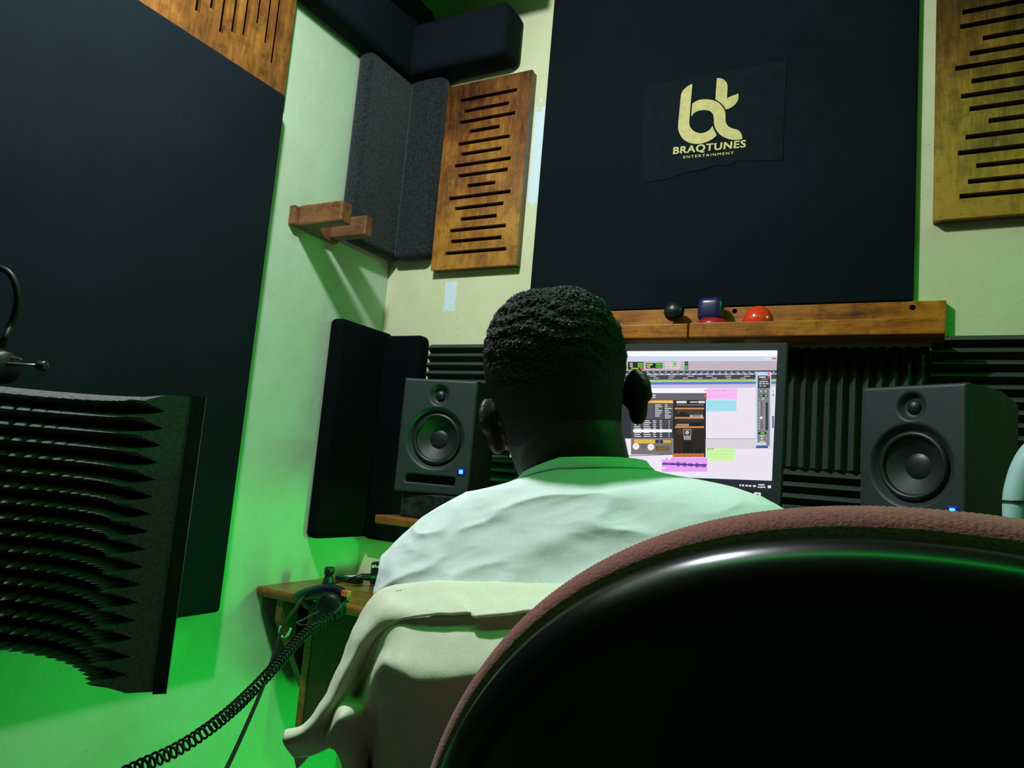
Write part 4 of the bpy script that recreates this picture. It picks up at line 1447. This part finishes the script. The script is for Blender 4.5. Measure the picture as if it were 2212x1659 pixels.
def wave(P):
    v = 0.0008 * noise.noise(P * 30.0) * 2 + 0.00085 * math.sin((P.z * 0.9 + 0.25 * P.x + 0.012 * noise.noise(P * 22)) * 400.0)
    return v + 0.0016 * noise.noise(P * 260.0) + 0.0012 * noise.noise(P * 520.0)


NU, NV = 520, 330
k_lo, k_hi = 3.0, len(HR) - 1.0
hv, okm = [], []
for j in range(NV + 1):
    k = k_lo + (k_hi - k_lo) * j / NV
    row, ok = [], []
    for i in range(NU):
        th = 2 * math.pi * i / NU
        cov = hair_cover(k, th)
        x, y, z = head_pt(k, th, 0.0)
        P = Vector((x, y, z))
        t_ = hair_thick(k, th) * cov
        amp = smooth01((z + 0.01) / 0.05)
        x, y, z2 = head_pt(k, th, t_ + wave(P) * cov * amp - (1 - cov) * 0.006)
        z2 += (t_ + wave(P) * amp * cov) * smooth01((z - 0.07) / 0.05)
        row.append(H(x, y, z2))
        ok.append(cov > 0.02)
    hv.append(row)
    okm.append(ok)
m = MB()
m.v = [q for r in hv for q in r]
for j in range(NV):
    for i in range(NU):
        i2 = (i + 1) % NU
        if okm[j][i] or okm[j + 1][i2]:
            m.f.append((j * NU + i, j * NU + i2, (j + 1) * NU + i2, (j + 1) * NU + i))
            m.m.append(0)
m.f.append(tuple(NV * NU + i for i in range(NU)))
m.m.append(0)
hair = m.build('hair', MAT['hair'], person, smooth=True, recalc=False)
m = MB()
for c in range(60000):
    k = rh.uniform(k_lo, k_hi)
    th = rh.uniform(0, 2 * math.pi)
    z, w_, f_, b_2 = cr(HR, k)
    if rh.random() > w_ / 0.078:
        continue
    cov = hair_cover(k, th)
    amp = smooth01((z + 0.015) / 0.06)
    if rh.random() > cov * (0.12 + 0.88 * amp):
        continue
    x, y, z = head_pt(k, th, 0.0)
    P = Vector((x, y, z))
    t_ = hair_thick(k, th) * cov + wave(P) * amp
    x, y, _ = head_pt(k, th, t_)
    z2 = z + t_ * smooth01((z - 0.07) / 0.05)
    base = H(x, y, z2)
    nn = (base - H(0, 0, 0.035)).normalized()
    t1 = Vector((rh.uniform(-1, 1), rh.uniform(-1, 1), rh.uniform(-1, 1))).cross(nn).normalized()
    t2 = nn.cross(t1)
    ln = rh.uniform(0.0012, 0.0034) * (0.35 + 0.65 * amp)
    wd = rh.uniform(0.00016, 0.00032)
    ph = rh.uniform(0, 6.28)
    pts = []
    for q in range(4):
        a_ = q / 3 * 3.6 + ph
        pts.append(base - nn * 0.0006 + nn * ln * (q / 3) * 0.8 + (t1 * math.cos(a_) + t2 * math.sin(a_)) * 0.0010)
    vs = []
    for q, pnt in enumerate(pts):
        wq = wd * (1 - 0.6 * q / 3)
        vs += [pnt - t1 * wq, pnt + t1 * wq * 0.5 + t2 * wq]
    m.add(vs, [(0, 1, 3, 2), (2, 3, 5, 4), (4, 5, 7, 6)])
cu = m.build('curls', MAT['curl'], hair, recalc=False)
cu['kind'] = 'stuff'

# shirt: loft over the torso with sleeves, wrinkled


def cloth_noise(P):
    a_ = noise.noise(Vector((P.x * 9 + P.z * 5, P.y * 9, P.z * 26 - P.x * 8)))
    b_ = noise.noise(Vector((P.x * 24 - P.z * 10, P.y * 24, P.z * 52 + P.x * 14)))
    r_ = 1 - abs(a_) * 2
    c_ = 1 - abs(noise.noise(Vector((P.x * 34 + P.z * 30, P.y * 30, P.z * 70 - P.x * 30)))) * 2.4
    return 0.0040 * r_ * abs(r_) + 0.0018 * b_ + 0.0004 * max(0.0, c_)


m = MB()
NR, NA = 260, 320
ring = []
for j in range(NR + 1):
    k = 0.35 + (len(TR) - 1.35) * j / NR
    row = []
    for i in range(NA):
        th = 2 * math.pi * i / NA
        P = torso_pt(k, th)
        amp = smooth01((k - 0.9) / 1.5)
        row.append(torso_pt(k, th, cloth_noise(P) * amp))
    ring.append(row)
m.rings(ring)
shirt = m.build('t_shirt', MAT['shirt'], person, smooth=True, recalc=False)
for s, (sh_, el, wr) in ARM.items():
    sh_, el = Vector(sh_), Vector(el)
    e_ = sh_.lerp(el, 0.62)
    cp = catmull([sh_ + Vector((-0.035 * s, -0.005, -0.02)), sh_.lerp(el, 0.18) + Vector((0.008 * s, 0, -0.008)), sh_.lerp(el, 0.42) + Vector((0.016 * s, 0, 0)), e_ + Vector((0.012 * s, 0, 0))], 14)
    rad = [0.050 + 0.034 * smooth01(k / 14) - 0.004 * k / len(cp) for k in range(len(cp))]
    mm = MB().tube(cp, rad, 60)
    mm.f = [f for f in mm.f if len(f) == 4]
    mm.m = [0] * len(mm.f)
    for q, v in enumerate(mm.v):
        cen = cp[q // 60]
        mm.v[q] = v + (v - cen).normalized() * cloth_noise(v) * 1.2
    sub(mm, 'sleeve', MAT['shirt'], shirt, smooth=True, recalc=False)
# ribbed collar band
m = MB()
ring = []
for (k, off, up) in ((0.62, 0.0015, -0.002), (0.40, 0.0035, 0.000), (0.15, 0.0030, 0.002), (0.0, 0.001, 0.0065), (0.0, -0.002, 0.0075), (0.1, -0.004, 0.003), (0.4, -0.005, 0.0)):
    ring.append([torso_pt(k, 2 * math.pi * i / 120, off) + Vector((0, 0, up)) for i in range(120)])
sub(m.rings(ring), 'collar', MAT['shirt'], shirt, smooth=True, recalc=False)
sm_ = [torso_pt(0.66, math.pi + math.pi * i / 60, 0.0012) for i in range(61)]
sub(MB().tube(sm_, 0.0007, 6), 'collar_seam', plain('grey_thread', (0.35, 0.42, 0.42, 1), 0.9), shirt)

# trousers and shoes
m = MB()
for s, (hp, kn, an) in LEG.items():
    m2 = MB().tube(catmull([Vector(hp) - Vector((0, 0.08, 0)), hp, Vector(hp).lerp(Vector(kn), 0.5), kn, Vector(kn).lerp(Vector(an), 0.4), Vector(an) + Vector((0, 0, 0.02))], 8), [0.09 - 0.0011 * k for k in range(41)], 24)
    m.add(m2.v, m2.f)
m.ellipsoid((-0.35, 0.79, 0.565), (0.20, 0.15, 0.10), 24, 14)
m.build('trousers', MAT['jeans'], person, smooth=True)
for s, (hp, kn, an) in LEG.items():
    x_, y_, z_ = an
    m = MB()
    m.ellipsoid((x_, y_ + 0.055, 0.045), (0.048, 0.145, 0.045), 20, 12)
    m.box((x_ - 0.044, y_ - 0.075, 0.001), (x_ + 0.044, y_ + 0.185, 0.022))
    m.build('shoe', MAT['cable'], person)

# ------------------------------------------------------------------ the person's chair and the garment hung over it
p = thing('desk_chair', 'chair carrying the seated person, its back covered by the cream garment', 'chair', (-0.35, 0.80, 0.0))
part(MB().rbox((-0.565, 0.57, 0.400), (-0.145, 0.99, 0.452), 0.02, 3), 'seat', MAT['trap'], p, smooth=True)
part(MB().rbox((-0.470, 0.606, 0.56), (-0.215, 0.616, 0.930), 0.008, 3), 'backrest', MAT['trap'], p, smooth=True)
for x_ in (-0.44, -0.25):
    part(MB().tube([(x_, 0.611, 0.60), (x_, 0.600, 0.42), (x_, 0.62, 0.39)], 0.011, 10), 'back_post', MAT['metal'], p)
for x_ in (-0.54, -0.17):
    for y_ in (0.60, 0.96):
        part(MB().tube([(x_, y_, 0.0), (x_, y_, 0.40)], 0.013, 10), 'leg', MAT['metal'], p)


def patch(ctrl, nu=8, nv=8):
    """catmull-rom surface through a grid of points"""
    rows = [[at_y(*c) for c in r] for r in ctrl]
    fine = [catmull(r, nu) for r in rows]
    cols = list(zip(*fine))
    cols = [catmull(list(c), nv) for c in cols]
    return [list(r) for r in zip(*cols)]


def cloth_obj(rows, name, mat, parent, amp=0.0016, th=0.0022):
    m = MB().grid(rows)
    o = m.build(name, mat, smooth=True, recalc=False)
    me_ = o.data
    me_.update()
    nr = [v.normal.copy() for v in me_.vertices]
    for v, n_ in zip(me_.vertices, nr):
        P = v.co
        d_ = amp * (noise.noise(Vector((P.x * 20, P.y * 20, P.z * 46))) + 0.5 * noise.noise(P * 75))
        v.co = P + n_ * d_
    so = o.modifiers.new('thickness', 'SOLIDIFY')
    so.thickness = th
    so.offset = 0.0
    keep(o, parent)
    return o


g = thing('cream_garment', 'cream cotton garment draped over the chair back behind the person', 'garment', (-0.40, 0.60, 0.75))
# folded upper band: columns run from the hanging corner at lower left to the right end
P2 = lambda pts, ys: [(x_, y_, d_) for (x_, y_), d_ in zip(pts, ys)]
back_ = P2([(640, 1660), (668, 1632), (712, 1570), (750, 1490), (772, 1440), (797, 1390), (826, 1330), (862, 1300), (925, 1290), (1020, 1290), (1120, 1290), (1240, 1290), (1400, 1285)],
           [.60, .605, .615, .62, .622, .622, .622, .622, .622, .620, .618, .616, .612])
outer = P2([(622, 1580), (655, 1568), (700, 1512), (728, 1452), (745, 1405), (769, 1350), (800, 1294), (846, 1266), (920, 1258), (1020, 1259), (1120, 1261), (1240, 1262), (1400, 1256)],
           [.570, .575, .585, .592, .597, .600, .603, .604, .604, .602, .600, .598, .595])
midb = P2([(613, 1604), (664, 1582), (712, 1526), (744, 1462), (764, 1415), (792, 1362), (832, 1310), (888, 1296), (968, 1290), (1024, 1294), (1120, 1292), (1235, 1288), (1390, 1278)],
          [.552, .550, .552, .554, .558, .563, .570, .576, .576, .575, .573, .571, .568])
hem = P2([(636, 1636), (690, 1624), (742, 1580), (780, 1462), (806, 1400), (837, 1359), (874, 1336), (938, 1328), (1014, 1325), (1030, 1333), (1120, 1322), (1230, 1312), (1380, 1298)],
         [.590, .596, .600, .592, .580, .566, .556, .552, .550, .546, .546, .546, .545])
cloth_obj(patch([back_, outer, midb, hem], 8, 8), 'upper_fold', MAT['garment'], g)
# lower layer: bulges outwards below the hem, then falls back in folds; first columns are the hanging folds at the left
off = [.034, .010, .040, .014, .004, 0, 0, 0, 0, 0]
LY = [.562, .549, .528, .532, .552, .572, .580, .586]
LP = [[(700, 1545), (738, 1500), (778, 1455), (812, 1385), (850, 1342), (905, 1335), (1000, 1332), (1100, 1325), (1210, 1312), (1380, 1290)],
      [(702, 1572), (736, 1522), (780, 1488), (816, 1415), (850, 1385), (905, 1378), (1000, 1372), (1100, 1365), (1210, 1350), (1380, 1330)],
      [(704, 1596), (735, 1548), (786, 1520), (822, 1440), (856, 1440), (905, 1458), (1000, 1450), (1100, 1440), (1210, 1425), (1380, 1400)],
      [(714, 1608), (740, 1570), (792, 1555), (836, 1480), (872, 1488), (915, 1492), (1000, 1480), (1100, 1472), (1210, 1460), (1380, 1440)],
      [(728, 1625), (752, 1600), (796, 1592), (826, 1562), (872, 1560), (920, 1548), (1000, 1538), (1100, 1532), (1210, 1525), (1380, 1510)],
      [(744, 1660), (768, 1652), (800, 1650), (816, 1640), (866, 1640), (925, 1632), (1000, 1627), (1100, 1622), (1210, 1615), (1380, 1600)],
      [(758, 1742), (780, 1742), (806, 1745), (822, 1745), (866, 1745), (925, 1745), (1000, 1745), (1100, 1745), (1210, 1745), (1380, 1745)],
      [(762, 1900), (786, 1900), (812, 1900), (834, 1900), (866, 1900), (925, 1900), (1000, 1900), (1100, 1900), (1210, 1900), (1380, 1900)]]
cloth_obj(patch([P2(r_, [ly + o_ * (1.0 if k > 0 else 0.4) for o_ in off]) for k, (r_, ly) in enumerate(zip(LP, LY))], 8, 8), 'lower_layer', MAT['garment'], g)
# stitching along the outer edge of the fold
st = [at_y(*c) for c in ((737, 1458, .568), (755, 1410, .572), (780, 1358, .577), (812, 1308, .5845), (842, 1283, .589), (868, 1275, .590))]
keep(MB().tube(catmull(st, 8), 0.0006, 6).build('stitching', plain('brown_thread', (0.30, 0.22, 0.20, 1), 0.9)), g)

# ------------------------------------------------------------------ lamps that light the room, outside the picture
p = thing('ceiling_lamp', 'pendant bulb hanging from the ceiling', 'lamp', (BULB[0], BULB[1], ZC))
part(MB().tube([(BULB[0], BULB[1], ZC), (BULB[0], BULB[1], BULB[2] + 0.11)], 0.003, 8), 'cord', MAT['cable'], p)
part(MB().lathe([(0.0, 0.11), (0.016, 0.11), (0.018, 0.06), (0.0, 0.055)], BULB, (0, 0, 1), n=20, cap=False), 'socket', MAT['white_pl'], p, smooth=True)
